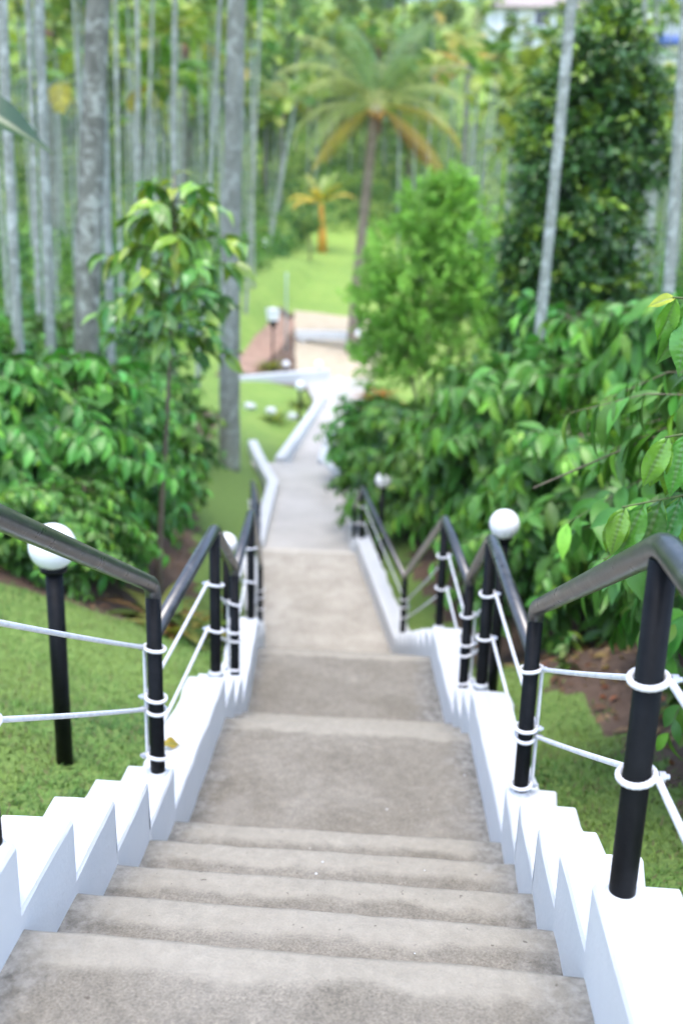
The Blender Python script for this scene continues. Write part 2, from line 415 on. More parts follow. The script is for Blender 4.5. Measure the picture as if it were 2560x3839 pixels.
# ------------------------------------------------------------------ stairs
stair = empty('stairway'); tag(stair, 'grey concrete stairway going down between white walls', None, None, 'structure')
def step(name, yn, depth, z, skew=0.0, thick=.5, mat=None):
    """tread whose nosing is at y = yn, reaching back by depth; origin at the nosing"""
    xa, xb = xl(yn)-.05, xr(yn)+.05; ya, yb = xl(yn-depth)-.05, xr(yn-depth)+.05
    cx = (xa+xb)/2; nseg = 26; V = []; rr = np.random.default_rng(int(abs(yn)*1000))
    jag = np.cumsum(rr.normal(0, .0016, nseg+1)); jag -= np.linspace(jag[0], jag[-1], nseg+1)
    rows = [(-.006, z-thick), (-.006, z-.03), (0, z-.012), (-.004, z-.003), (-.014, z), (-.09, z+.001)]
    for dy, zz in rows:
        for i in range(nseg+1):
            u = i/nseg; V.append((xa+(xb-xa)*u-cx, dy+jag[i]+skew*(.5-u)*2, zz-z+(rr.normal(0, .0012) if zz > z-.02 else 0)))
    nb = 10
    for k in range(1, nb+1):
        f = k/nb; yy = -.09-(depth-.09+.06)*f
        for i in range(nseg+1):
            u = i/nseg; a = xa+(ya-xa)*f; b2 = xb+(yb-xb)*f
            V.append((a+(b2-a)*u-cx, yy+skew*(.5-u)*2*(1-f), .003*math.sin(3*u+k)+rr.normal(0, .0008)))
    F = []; nr = len(V)//(nseg+1)
    for r in range(nr-1):
        for i in range(nseg):
            a = r*(nseg+1)+i; F.append((a, a+1, a+nseg+2, a+nseg+1))
    return obj(name, mesh_np(name, V, F), mat or CONC, stair, (cx, yn, z))
for k, yn in enumerate(NOSE):
    step('landing' if k == 0 else 'step', yn, 4.2 if k == 0 else yn-NOSE[k-1], -RIS*k, (.015, .010, .004, .004, .002)[k])
step('landing', FB[0], FB[0]-NOSE[-1], Z1, .008)
for k in (1, 2): step('step', FB[k], .355, Z1-RIS*k)
step('landing', FC[0], FC[0]-FB[-1], Z2)
for k in range(1, 8): step('step', FC[k], .355, Z2-.16*k)
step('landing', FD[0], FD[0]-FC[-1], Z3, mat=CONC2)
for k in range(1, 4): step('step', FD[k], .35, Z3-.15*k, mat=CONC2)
# lower path: one curved concrete sheet
PLX = [(13.25, -1.95, -.60), (14, -2.0, -.65), (16, -2.12, -.78), (17.4, -2.22, -.86), (18.2, -2.6, -.95), (19.3, -3.0, -1.45), (19.6, -2.5, -1.55)]
V = []; F = []
for y, a, b2 in PLX[:6]:
    for i in range(7): V.append((a+(b2-a)*i/6, y, Z4+.004))
for r in range(5):
    for i in range(6): q = r*7+i; F.append((q, q+1, q+8, q+7))
tag(obj('path', mesh_np('path', V, F), PATHM), 'pale concrete path at the foot of the stairs', None, None, 'structure')
Z5 = Z4-.3
V = []; F = []
for k, (y, a, b2) in enumerate([(19.3, -3.1, -1.4), (20.2, -2.4, -1.6), (23, -2.38, -1.45), (26, -2.32, -1.35), (28.6, -2.6, -1.2), (33, -3.4, -1.2)]):
    for i in range(5): V.append((a+(b2-a)*i/4, y, Z5-.02*k+.03))
for r in range(5):
    for i in range(4): q = r*5+i; F.append((q, q+1, q+6, q+5))
tag(obj('path', mesh_np('path', V, F), PATHM), 'narrow concrete path running on towards the sandy yard', None, None, 'structure')

# ------------------------------------------------------------------ white walls
def wall_levels():
    L = []                                   # (y0, y1, top z)
    L.append((-3.0, NOSE[0], Z0+.215))
    for k in range(1, 5): L.append((NOSE[k-1], NOSE[k], -RIS*k+.215))
    L.append((NOSE[4], FB[0], Z1+.215))
    for k in (1, 2): L.append((FB[k-1], FB[k], Z1-RIS*k+.215))
    L.append((FB[2], FC[0], Z2+.215))
    for k in range(1, 8): L.append((FC[k-1], FC[k], Z2-.16*k+.215))
    L.append((FC[7], FD[0], Z3+.215))
    for k in range(1, 4): L.append((FD[k-1], FD[k], Z3-.15*k+.215))
    return L
def stepped_wall(side, label):
    rr = np.random.default_rng(3 if side < 0 else 5)
    prof = []                                # (y, ztop, outer jitter)
    for y0, y1, zt in wall_levels():
        n = max(2, int((y1-y0)/.12)+1); tilt = rr.normal(0, .004)
        for i in range(n+1):
            f = i/n; prof.append((y0+(y1-y0)*f, zt+tilt*(f-.5)+rr.normal(0, .0016)))
    V = []; F = []; nw = 6
    ext = 0.0
    for i, (y, zt) in enumerate(prof):
        xi = xl(y) if side < 0 else xr(y)
        xi += side*.0
        jit = rr.normal(0, .010); wd = .185+jit
        ws = [0, .012, .06, .11, .16, 1.0]
        V.append((xi+rr.normal(0, .0008), y, zt-1.2))
        V.append((xi+rr.normal(0, .0012), y, zt-.010))
        for q, f in enumerate([.006, .06, .12, wd-.006]):
            V.append((xi+side*f, y, zt+rr.normal(0, .0014)-(.001 if q == 3 else 0)))
        V.append((xi+side*wd, y, zt-.010)); V.append((xi+side*(wd+.01), y, zt-1.2))
    m = 8
    for i in range(len(prof)-1):
        for j in range(m-1):
            a = i*m+j; q = (a, a+1, a+m+1, a+m); F.append(q if side > 0 else q[::-1])
    n = len(prof); F.append(tuple(range(m))); F.append(tuple(range((n-1)*m, n*m)))
    me = mesh_np('kerb_wall', V, F, None, False)
    o = obj('kerb_wall', me, WHITE); bevel(o, .004, 2, 50)
    return tag(o, label, 'wall')
stepped_wall(-1, 'white plastered stepped wall along the left side of the stairs')
stepped_wall(1, 'white plastered stepped wall along the right side of the stairs')
def low_wall(pts, zt, h, wd, label, name='kerb_wall'):
    """plain low wall along a plan polyline"""
    P = np.array(pts, float); V = []; F = []
    for i in range(len(P)):
        d = P[min(i+1, len(P)-1)]-P[max(i-1, 0)]; d /= np.linalg.norm(d); n = np.array([-d[1], d[0]])*wd/2
        z = zt[i] if isinstance(zt, (list, tuple)) else zt
        for s, dz in ((1, -h), (1, 0), (-1, 0), (-1, -h)): V.append((P[i, 0]+s*n[0], P[i, 1]+s*n[1], z+dz))
    for i in range(len(P)-1):
        for j in range(4):
            k = (j+1) % 4; F.append((i*4+j, i*4+k, (i+1)*4+k, (i+1)*4+j))
    F.append((3, 2, 1, 0)); q = 4*(len(P)-1); F.append((q, q+1, q+2, q+3))
    o = obj(name, mesh_np(name, V, F, None, False), WHITE); bevel(o, .015, 2)
    return tag(o, label, 'wall')
WT = Z4+.16
low_wall([(-2.0, 13.28), (-2.09, 14.6), (-2.2, 16.2), (-2.27, 17.3), (-2.5, 18.1), (-2.85, 19.4), (-3.15, 20.6)], WT, .9, .19, 'white low wall bending away to the left at the foot of the stairs')
low_wall([(-.56, 13.28), (-.66, 15), (-.75, 16.5), (-.82, 17.9), (-1.2, 18.5), (-1.62, 20.0), (-1.66, 23)], [WT, WT, WT, WT, WT-.05, WT-.18, WT-.26], .9, .17, 'white low wall on the right of the lower path, half hidden by coffee leaves')
low_wall([(-2.44, 19.55), (-2.42, 22), (-2.36, 25), (-2.3, 28.4)], [WT-.10, WT-.20, WT-.26, WT-.30], .8, .19, 'straight white low wall left of the narrow far path')
low_wall([(-5.3, 30.2), (-4.6, 30.8), (-3.5, 31.8), (-2.5, 32.6)], -3.25, .75, .34, 'broad white parapet crossing behind the small globe lamp')

# ------------------------------------------------------------------ handrails
PR = .0275
POSTS = {  # y, base z, top z, rope loop heights, 'T' top of a flight or 'B' bottom
 1: [(1.737, .205, .953, [.69, .486], 'T'), (3.18, -.46, .255, [.030, -.196, -.228, -.42], 'B'),
     (4.386, -.63, .115, [-.157, -.379], 'T'), (5.08, -1.14, -.335, [-.548, -.715, -.772, -.943], 'B'),
     (6.30, -1.14, -.37, [-.625, -.855], 'T'), (8.86, -2.42, -1.71, [-1.945, -2.02, -2.13, -2.28], 'B'),
     (12.1, -2.42, -1.73, [-1.98, -2.2], 'T'), (13.3, -3.02, -2.33, [-2.58, -2.8], 'B')]}
POSTS[-1] = [(1.757, .205, .97, [.74, .505], 'T'), (3.16, -.46, .278, [.042, -.149, -.198, -.383], 'B'),
     (4.362, -.63, .105, [-.168, -.398], 'T'), (5.083, -1.14, -.339, [-.55, -.715, -.775, -.95], 'B'),
     (6.253, -1.14, -.375, [-.625, -.86], 'T'), (8.86, -2.42, -1.66, [-1.92, -2.0, -2.11, -2.26], 'B'),
     (12.1, -2.42, -1.72, [-1.97, -2.2], 'T'), (13.3, -3.02, -2.33, [-2.58, -2.8], 'B')]
def bez_corner(P, r=.05, n=6):
    out = [np.array(P[0], float)]
    for i in range(1, len(P)-1):
        p = np.array(P[i], float); a = np.array(P[i-1], float)-p; b2 = np.array(P[i+1], float)-p
        a1 = p+a/np.linalg.norm(a)*r; b1 = p+b2/np.linalg.norm(b2)*r
        for k in range(n+1):
            u = k/n; out.append((1-u)**2*a1+2*u*(1-u)*p+u*u*b1)
    out.append(np.array(P[-1], float)); return np.array(out)
def rope_mesh(A, B, sag, r, near):
    A, B = np.array(A, float), np.array(B, float); L = np.linalg.norm(B-A)
    n = int(max(8, L/(.006 if near else .03))); u = np.linspace(0, 1, n+1)[:, None]
    P = A+(B-A)*u; P[:, 2] -= (4*sag*u*(1-u))[:, 0]
    V, F = tube(P, r, 10 if near else 6, True, 28 if near else 0); return mesh_np('rope', V, F)
def loop_mesh(r_post, near, tilt=.15):
    n = 72 if near else 20; a = np.linspace(0, 2*np.pi, n+1)
    R_ = r_post+.0062
    P = np.stack([R_*np.cos(a)*1.04, R_*np.sin(a)*1.04, tilt*R_*np.sin(a+.6)], -1)
    V, F = tube(P, .0066, 10 if near else 7, False, 30 if near else 0); return mesh_np('rope_loop', V, F)
LOOPS = {True: loop_mesh(PR, True), False: loop_mesh(PR, False)}
bolt_me = mesh_np('bolt', *tube([(0, 0, 0), (.012, 0, 0), (.012, 0, 0), (.02, 0, 0)], [.011, .011, .006, .006], 8), None, False)
def handrail(side, label):
    root = empty('handrail', (xl(1.7) if side < 0 else xr(1.7), 1.7, .2)); tag(root, label, 'handrail')
    root.location = (0, 0, 0)
    X = lambda y: (xl(y) if side < 0 else xr(y))+side*.052
    ps = POSTS[side]; W_ = []
    for i, (y, zb, zt, rings, ty) in enumerate(ps):
        x = X(y); near = i < 4
        pipe = np.array([(0, 0, zb-.12), (0, 0, zb), (0, 0, zt-.03)])
        V, F = tube(pipe, PR-.001, 20); po = obj('post', mesh_np('post', V, F), BLACK, root, (x, y, 0))
        # spilled white paint collar at the foot
        V, F = tube([(0, 0, zb-.01), (0, 0, zb+.012), (0, 0, zb+.018)], [PR+.012, PR+.006, PR+.001], 18)
        obj('foot_collar', mesh_np('foot_collar', V, F), WHITE, po)
        for q, zr in enumerate(rings):
            lo = obj('rope_loop', LOOPS[near], ROPE, po, (0, 0, zr)); lo.rotation_euler = (random.uniform(-.16, .16), random.uniform(-.14, .14), random.uniform(-.5, .5)+(0 if side > 0 else math.pi)); lo.scale = (random.uniform(.98, 1.10), random.uniform(.98, 1.10), 1)
            bo = obj('bolt', bolt_me, STEEL, po, (side*(PR+.012), -.008, zr+.004)); bo.rotation_euler.z = 0 if side > 0 else math.pi
        if ty == 'B' and len(rings) == 4:      # rope running up the back of the post
            A = (side*(PR+.012), .012, rings[0]); B = (side*(PR+.012), .012, rings[-1])
            obj('vertical_rope', rope_mesh(A, B, 0, .0065, near), ROPE, po)
    def rail(P, rr=PR, r=.045, n=18):
        V, F = tube(bez_corner(P, r), rr, n); return obj('rail', mesh_np('rail', V, F), RAIL, root)
    # landing behind the camera and flight A
    y0, _, z0 = ps[0][:3]
    rail([(X(-1.5), -1.5, z0), (X(y0), y0, z0), (X(ps[1][0]), ps[1][0]+.0, ps[1][2]), (X(ps[1][0]), ps[1][0]+.004, ps[1][2]-.09)], r=.05)
    for i in (1, 3, 5):
        a, b2, c2 = ps[i], ps[i+1], ps[i+2]
        zs = {1: .095, 3: a[2]-.035, 5: a[2]-.03}[i]
        rail([(X(a[0]), a[0]+.01, zs), (X(b2[0]), b2[0], b2[2]), (X(c2[0]), c2[0], c2[2]), (X(c2[0]), c2[0]+.004, c2[2]-.09)], r=.05)
    # ropes
    off = side*(PR+.010)
    def rp(i, za, j, zb, near, sag=.004):
        A = (X(ps[i][0])+off, ps[i][0], za); B = (X(ps[j][0])+off, ps[j][0], zb)
        obj('rope', rope_mesh(A, B, sag, .0072, near), ROPE, root)
    rp(0, ps[0][3][0], 1, ps[1][3][0], True); rp(0, ps[0][3][1], 1, ps[1][3][2], True)
    for z in ps[0][3]:
        A = (X(.2)+off, .2, z+.12 if z > .6 else z+.06); B = (X(y0)+off, y0, z)
        obj('rope', rope_mesh(A, B, .006, .0072, True), ROPE, root)
    for i in (1, 3, 5):
        nr = i == 1
        rp(i, ps[i][3][1], i+1, ps[i+1][3][0], nr); rp(i, ps[i][3][3], i+1, ps[i+1][3][1], nr)
        rp(i+1, ps[i+1][3][0], i+2, ps[i+2][3][0], False, .01); rp(i+1, ps[i+1][3][1], i+2, ps[i+2][3][min(2, len(ps[i+2][3])-1)], False, .01)
    return root
handrail(1, 'black pipe handrail with white ropes on the right wall')
handrail(-1, 'black pipe handrail with white ropes on the left wall')

# ------------------------------------------------------------------ globe lamps
def globe_lamp(x, y, zc, rg, label, rpost=.036, zb=None):
    zb = gz(x, y)-.05 if zb is None else zb
    root = empty('garden_lamp', (x, y, zb)); tag(root, label, 'lamp', None)
    h = zc-zb
    V, F = tube([(0, 0, 0), (0, 0, h-rg*1.02)], rpost, 20); obj('post', mesh_np('post', V, F), BLACK, root)
    V, F = tube([(0, 0, h-rg*1.12), (0, 0, h-rg*1.10), (0, 0, h-rg*.93), (0, 0, h-rg*.90)], [rpost+.004, rpost+.018, rpost+.020, rpost+.012], 22)
    obj('collar', mesh_np('collar', V, F), BLACK, root)
    V, F = sphere((0, 0, h), rg, 32, 20); obj('globe', mesh_np('globe', V, F), GLOBE, root)
globe_lamp(-1.40, 3.78, .183, .097, 'black globe lamp on the lawn beside the near left handrail')
globe_lamp(.60, 5.4, -.12, .085, 'globe lamp behind the right handrail in front of the coffee bushes', .032)
globe_lamp(-1.36, 7.5, -1.02, .09, 'globe lamp half hidden behind the left handrail of the second flight', .032)
globe_lamp(-.20, 12.0, -1.60, .10, 'shaded globe lamp under the overhanging coffee leaves', .032)
globe_lamp(-2.72, 26.0, -2.75, .13, 'small globe lamp left of the far path, before the white parapet', .04)
globe_lamp(-3.98, 33.4, -3.25, .12, 'low globe lamp behind the left half of the white parapet', .04)
globe_lamp(-2.90, 33.7, -3.25, .12, 'low globe lamp behind the right end of the white parapet', .04)
globe_lamp(-8.6, 60.5, .0, .22, 'distant white globe lamp by the grey trunks at the top of the track', .05)
globe_lamp(-1.8, 39, -2.75, .16, 'white globe lamp in front of the coconut palm trunk base', .04)
# lantern on a post
def lantern(x, y):
    zb = gz(x, y); root = empty('lantern_lamp', (x, y, zb)); tag(root, 'square white lantern on a dark post beside the red soil bank', 'lamp')
    V, F = tube([(0, 0, 0), (0, 0, 1.35)], .03, 12); obj('post', mesh_np('post', V, F), BLACK, root)
    V, F = tube([(0, 0, 1.15), (0, 0, 1.2), (0, 0, 1.42), (0, 0, 1.45)], [.05, .07, .17, .19], 4); obj('bracket', mesh_np('bracket', V, F, None, False), BLACK, root)
    V, F = tube([(0, 0, 1.45), (0, 0, 1.82)], [.20, .25], 4); obj('lamp_shade', mesh_np('lamp_shade', V, F, None, False), GLOBE, root)
    V, F = tube([(0, 0, 1.82), (0, 0, 1.84), (0, 0, 1.90)], [.29, .29, .06], 4); obj('cap', mesh_np('cap', V, F, None, False), WHITE, root)
lantern(-4.75, 35.8)
V, F = tube([(0, 0, 0), (0, 0, 2.9), (0, 0, 3.0)], [.03, .03, .034], 10)
po = obj('pole', mesh_np('pole', V, F), mat_plain('pale_blue_paint', (.45, .58, .62), .6), None, (-4.6, 38.5, gz(-4.6, 38.5)))
tag(po, 'thin pale blue pole rising beside the white lantern', 'pole')
# white bench slab
bench = empty('bench', (-3.3, 41.6, gz(-3.3, 41.6))); tag(bench, 'long white bench slab on the sandy yard', 'bench'); bench.rotation_euler.z = .1
me = mesh_np('seat', *box(-1.25, 1.25, -.28, .28, .22, .55), None, False); o = obj('seat', me, WHITE, bench); bevel(o, .02)
for sx in (-.95, .95):
    me = mesh_np('leg', *box(sx-.14, sx+.14, -.2, .2, -.1, .218), None, False); obj('leg', me, WHITE, bench)
def rock(seed, rx, ry, rz_):
    rr = np.random.default_rng(seed); V, F = sphere((0, 0, 0), 1, 16, 10); V = np.array(V)
    ph = rr.uniform(0, 6, 6); d = 1+.10*np.sin(3*V[:, 0]+ph[0])*np.sin(2.5*V[:, 1]+ph[1])+.07*np.sin(5*V[:, 2]+ph[2]+3*V[:, 0])
    V = V*d[:, None]*[rx, ry, rz_]; return mesh_np('stone', V, F)
for k, (x, y, lab) in enumerate([(-3.95, 25.4, 'leftmost of three white painted stones on the lower lawn'), (-3.42, 25.5, 'middle one of three white painted stones on the lower lawn'), (-2.88, 25.7, 'white painted stone nearest the far path wall, right of two others')]):
    tag(obj('painted_stone', rock(k, .15, .13, .11), WHITE, None, (x, y, gz(x, y)+.08)), lab, 'stone', 'white painted stones')
for k, (x, y, r, lab) in enumerate([(-2.2, 33.6, .13, 'small white stone at the end of the white parapet')]):
    tag(obj('painted_stone', rock(k+9, r, r, r*.8), WHITE, None, (x, y, gz(x, y)+.06)), lab, 'stone')

# ------------------------------------------------------------------ leaves
def leaf_template(nu=3, nv=6, wmax=.20, fold=.25, curl=.22, tip=1.0, quilt=0.0, nveins=9, wave=0.0, seed=0):
    """unit-length blade along +Y, upper side +Z"""
    rr = np.random.default_rng(seed); V = []; F = []; ph = rr.uniform(0, 6, 2)
    for j in range(nv+1):
        v = j/nv
        wv = wmax*float(np.interp(v, [0, .05, .13, .25, .4, .55, .68, .8, .9, .955, 1], [.02, .24, .56, .87, 1, .97, .80, .50, .20, .085, .004]))
        for i in range(nu):
            u = 2*i/(nu-1)-1
            z = fold*wv*abs(u)-curl*v*v
            if quilt:
                q = (v-.20*abs(u)*wv/wmax)*nveins
                z += quilt*(abs(math.sin(math.pi*q))-.5)*min(1, abs(u)*4)*min(1, (1-v)*6)*min(1, v*8)
                z -= quilt*1.2*max(0, 1-abs(u)*6)
            z += wave*wv*abs(u)**2*math.sin(9*v+ph[0 if u > 0 else 1])
            V.append((wv*u, v-curl*.3*v*v, z))
    for j in range(nv):
        for i in range(nu-1):
            a = j*nu+i; F.append((a, a+1, a+nu+1, a+nu))
    return np.array(V), np.array(F)

def place_leaves(tpl, O, D, U, S, C, W_=None):
    """tpl=(V,F); O,D,U (n,3) origin, direction, up hint; S (n) length; C (n,3) colour -> V,F,Col"""
    TV, TF = tpl; n = len(O)
    D = D/np.linalg.norm(D, axis=1)[:, None]; X = np.cross(D, U); X /= np.linalg.norm(X, axis=1)[:, None]+1e-9; Z = np.cross(X, D)
    w_ = S if W_ is None else W_
    V = O[:, None, :]+TV[None, :, 0, None]*X[:, None, :]*w_[:, None, None]+TV[None, :, 1, None]*D[:, None, :]*S[:, None, None]+TV[None, :, 2, None]*Z[:, None, :]*S[:, None, None]
    F = (TF[None]+(np.arange(n)*len(TV))[:, None, None]).reshape(-1, TF.shape[1])
    return V.reshape(-1, 3), F, np.repeat(C, len(TV), axis=0)

def leaf_cols(n, base, var=.25, young=None, yfrac=.1, rr=rng):
    c = np.array(base)[None]*(1+var*rr.normal(0, 1, (n, 1))*.6)*(1+.10*rr.normal(0, 1, (n, 3)))
    if young is not None:
        k = rr.random(n) < yfrac; c[k] = np.array(young)*(1+.2*rr.normal(0, 1, (k.sum(), 1)))
    return np.clip(c, .004, .9)

T_MID = leaf_template(3, 6, .19, .35, .30)
T_LOW = leaf_template(3, 2, .26, .35, .2)
T_BIG = leaf_template(5, 8, .20, .28, .32, wave=.25)

# ------------------------------------------------------------------ coffee bushes
CG = (.085, .235, .038); CY = (.17, .36, .045)
def coffee_skeleton(seed, R, H, nbr, lean=(0, 0), tmin=.26):
    rr = np.random.default_rng(seed); br = []; LO = []; LD = []; LU = []; LS = []; LC = []
    stems = []
    for s in range(4):
        a = rr.uniform(0, 6.28); b0 = np.array([.12*math.cos(a), .12*math.sin(a), -.15])
        P = [b0+np.array([.22*R*math.cos(a)*t+lean[0]*t*t, .22*R*math.sin(a)*t+lean[1]*t*t, H*.88*t]) for t in np.linspace(0, 1, 6)]; stems.append(np.array(P))
    for b in range(nbr):
        st = stems[rr.integers(4)]; t = rr.uniform(tmin, 1.0)**.85; k = t*5; i = min(4, int(k)); o = st[i]+(st[i+1]-st[i])*(k-i)
        az = rr.uniform(0, 6.28); el = rr.uniform(.1, .6)+.5*max(0, t-.7)
        prof = math.sin(math.pi*min(1, .18+.70*t))**.6
        L = R*prof*(rr.uniform(.35, 1.0)**.7)*1.08
        n = 9; P = [o]; d = np.array([math.cos(az)*math.cos(el), math.sin(az)*math.cos(el), math.sin(el)])
        for j in range(n):
            P.append(P[-1]+d*L/n); d = d+np.array([0, 0, -.11-.06*rr.random()])+rr.normal(0, .09, 3); d /= np.linalg.norm(d)
        P = np.array(P); br.append((P, L))
        npair = int(L/.072); side0 = rr.uniform(0, 6.28)
        for q in range(npair+1):
            f = .22+.78*q/max(1, npair); kk = f*n; i = min(n-1, int(kk)); pt = P[i]+(P[i+1]-P[i])*(kk-i); td = P[min(n, i+1)]-P[i]; td = td/np.linalg.norm(td)
            sd = np.cross(td, [0, 0, 1]); sd /= np.linalg.norm(sd)+1e-9
            for sg in (-1, 1):
                if rr.random() < .05: continue
                dr = td*rr.uniform(.2, .8)+sd*sg*rr.uniform(.3, .9)+np.array([0, 0, -1])*rr.uniform(.1, 1.1)+rr.normal(0, .18, 3)
                rad3 = np.array([math.cos(az), math.sin(az), 0])
                up = np.array([0, 0, .8])+rad3*.7+sd*sg*.15+rr.normal(0, .36, 3)
                tipf = f > .88
                LO.append(pt); LD.append(dr); LU.append(up); LS.append(rr.uniform(.13, .26)*(1.0 if not tipf else .7))
                hi = .88+.24*rr.random()
                base = np.array(CY if (tipf and rr.random() < .15+.6*max(0, t-.55)/.45) or rr.random() < .02 else CG)*hi*(1+.22*rr.normal())
                LC.append(np.clip(base*(1+.08*rr.normal(0, 1, 3)), .004, .9))
    return stems, br, [np.array(a) for a in (LO, LD, LU, LS, LC)]
def wood_mesh(stems, br, rs=.022, rb=.0045):
    g = Geo()
    for P in stems: g.add(*tube(P, np.linspace(rs, rs*.4, len(P)), 7))
    for P, L in br: g.add(*tube(P[::3], np.linspace(rb, rb*.3, len(P[::3])), 4, False))
    return g.mesh('branches', True, False)
COFF = []
for sd in range(4):
    st, br, L = coffee_skeleton(20+sd, 1.15, 2.0, 240)
    V, F, C = place_leaves(T_MID, L[0], L[1], L[2], L[3], L[4])
    COFF.append((mesh_np('foliage', V, F, C), wood_mesh(st, br)))
def coffee(x, y, s, sz, rz, var, label, group=None):
    root = empty('coffee_bush', (x, y, gz(x, y)), rz); root.scale = (s, s, sz); tag(root, label, 'bush', group)
    f = obj('foliage', COFF[var][0], COFFEE, root); f['kind'] = 'stuff'
    obj('branches', COFF[var][1], TWIG, root)
    return root
RB = [(2.55, 6.3, 1.15, 1.2, .5, 1, 'glossy coffee bush behind the near right one, above the lamp'),
      (1.75, 7.9, 1.1, 1.08, 1.9, 2, 'coffee bush over the dark bare soil right of the globe lamp'),
      (1.40, 10.4, 1.15, 1.5, 3.0, 3, 'coffee bush leaning over the long landing from the right'),
      (.95, 12.6, 1.2, 1.42, 4.1, 0, 'broad coffee bush with yellow-green tops right of the lower rail'),
      (.38, 15.0, 1.15, 1.15, 5.2, 1, 'coffee bush hanging over the white wall of the lower path'),
      (-.35, 17.9, 1.0, .95, .8, 2, 'coffee bush crowding the narrow far path from the right'),
      (2.85, 9.3, 1.3, 1.7, 2.2, 3, 'coffee bush in front of the pale leaning areca trunk'),
      (2.4, 11.9, 1.25, 1.5, .9, 2, 'coffee bush at the foot of the tall dark tree'),
      (4.1, 8.8, 1.3, 1.75, 3.7, 0, 'coffee bush at the right edge below the right areca trunks'),
      (1.6, 14.5, 1.15, 1.2, 2.9, 1, 'coffee bush between the feathery shrub and the dark tree'),
      (4.2, 12.5, 1.25, 1.25, 4.4, 2, 'far right coffee bush under the areca trunks')]
LB = [(-3.0, 7.65, 1.05, 1.02, .3, 0, 'dark leafy coffee bush at the lawn edge, left of the sapling'),
      (-3.25, 9.2, 1.05, .98, 2.2, 1, 'coffee bush just behind the sapling stem'),
      (-4.4, 9.0, 1.2, 1.12, 4.0, 2, 'coffee bush at the left edge above the first globe lamp'),
      (-3.7, 11.0, 1.1, 1.05, 5.1, 3, 'coffee bush at the foot of the thick dark coconut trunk'),
      (-5.1, 11.4, 1.25, 1.2, 1.2, 0, 'coffee bush below the two left areca trunks'),
      (-3.85, 13.4, 1.1, .95, 2.7, 1, 'coffee bush between the two thick coconut trunks'),
      (-5.0, 14.2, 1.2, 1.1, .8, 2, 'coffee bush behind the thick dark coconut trunk'),
      (-4.5, 16.6, 1.1, .95, 3.3, 3, 'coffee bush left of the second coconut trunk base'),
      (-6.4, 15.2, 1.3, 1.2, 4.8, 0, 'far left coffee bush among the areca trunks'),
      (-5.8, 19.0, 1.3, 1.2, 1.7, 1, 'coffee bush deep among the left areca trunks'),
      (-7.6, 20.5, 1.4, 1.2, 2.4, 2, 'coffee bush behind the leftmost areca trunks'),
      (-3.6, 6.75, .72, .62, 1.0, 3, 'low coffee bush at the lawn edge behind the first globe lamp'),
      (-2.55, 7.05, .55, .50, 2.6, 2, 'small coffee bush at the lawn edge right of the first globe lamp')]
for b in RB+LB: coffee(*b)

# near right coffee bush: leaves big enough to pick apart are objects of their own
QL = [mesh_np('leaf', *(lambda t: (t[0], t[1]))(leaf_template(9, 44, .165+.008*k, .22, .10+.05*k, quilt=.022, nveins=10+k % 3, wave=.25, seed=k)),
      None) for k in range(6)]
YL = []
def shade_mesh(me, c, edge=None):
    n = len(me.vertices); a = me.color_attributes.new('Col', 'FLOAT_COLOR', 'POINT')
    co = np.zeros(n*3, dtype=np.float32); me.vertices.foreach_get('co', co); co = co.reshape(-1, 3)
    cc = np.ones((n, 4), dtype=np.float32); cc[:, :3] = c
    mid = np.exp(-(co[:, 0]/.008)**2)[:, None]; cc[:, :3] = cc[:, :3]*(1-mid*.6)+mid*.6*np.array((.13, .21, .07))
    a.data.foreach_set('color', cc.ravel())
for k, me in enumerate(QL):
    shade_mesh(me, [(.055, .19, .034), (.065, .21, .036), (.10, .27, .038), (.06, .195, .036), (.16, .34, .04), (.38, .45, .035)][k])
    me.materials.append(CRISP)
def leaf_obj(parent, o_, d, up, s, k):
    o = bpy.data.objects.new('leaf', QL[k]); COL.objects.link(o); o.parent = parent
    D = Vector(d).normalized(); X = D.cross(Vector(up)).normalized(); Z = X.cross(D)
    m = Matrix((X*s, D*s, Z*s)).transposed().to_4x4(); m.translation = Vector(o_); o.matrix_local = m
    return o
NB = (1.85, 3.95)
nbz = gz(*NB)
near = empty('coffee_bush', (NB[0], NB[1], nbz)); tag(near, 'nearest coffee bush at right with crisp ribbed leaves above the handrail', 'bush')
st, br, L = coffee_skeleton(77, 1.15, 2.2, 270, tmin=.42)
cam_l = np.array([0-NB[0], 0-NB[1], 1.5-nbz]); dist = np.linalg.norm(L[0]-cam_l, axis=1)
order = np.argsort(dist); sep = order[:290]; rest = order[290:]
for i in sep:
    k = 4 if L[4][i][0] > .14 else int(rng.integers(0, 4)); leaf_obj(near, L[0][i], L[1][i], L[2][i], L[3][i]*1.0, k)
V, F, C = place_leaves(T_MID, L[0][rest], L[1][rest], L[2][rest], L[3][rest], L[4][rest])
f = obj('foliage', mesh_np('foliage', V, F, C), COFFEE, near); f['kind'] = 'stuff'
obj('branches', wood_mesh(st, br), TWIG, near)
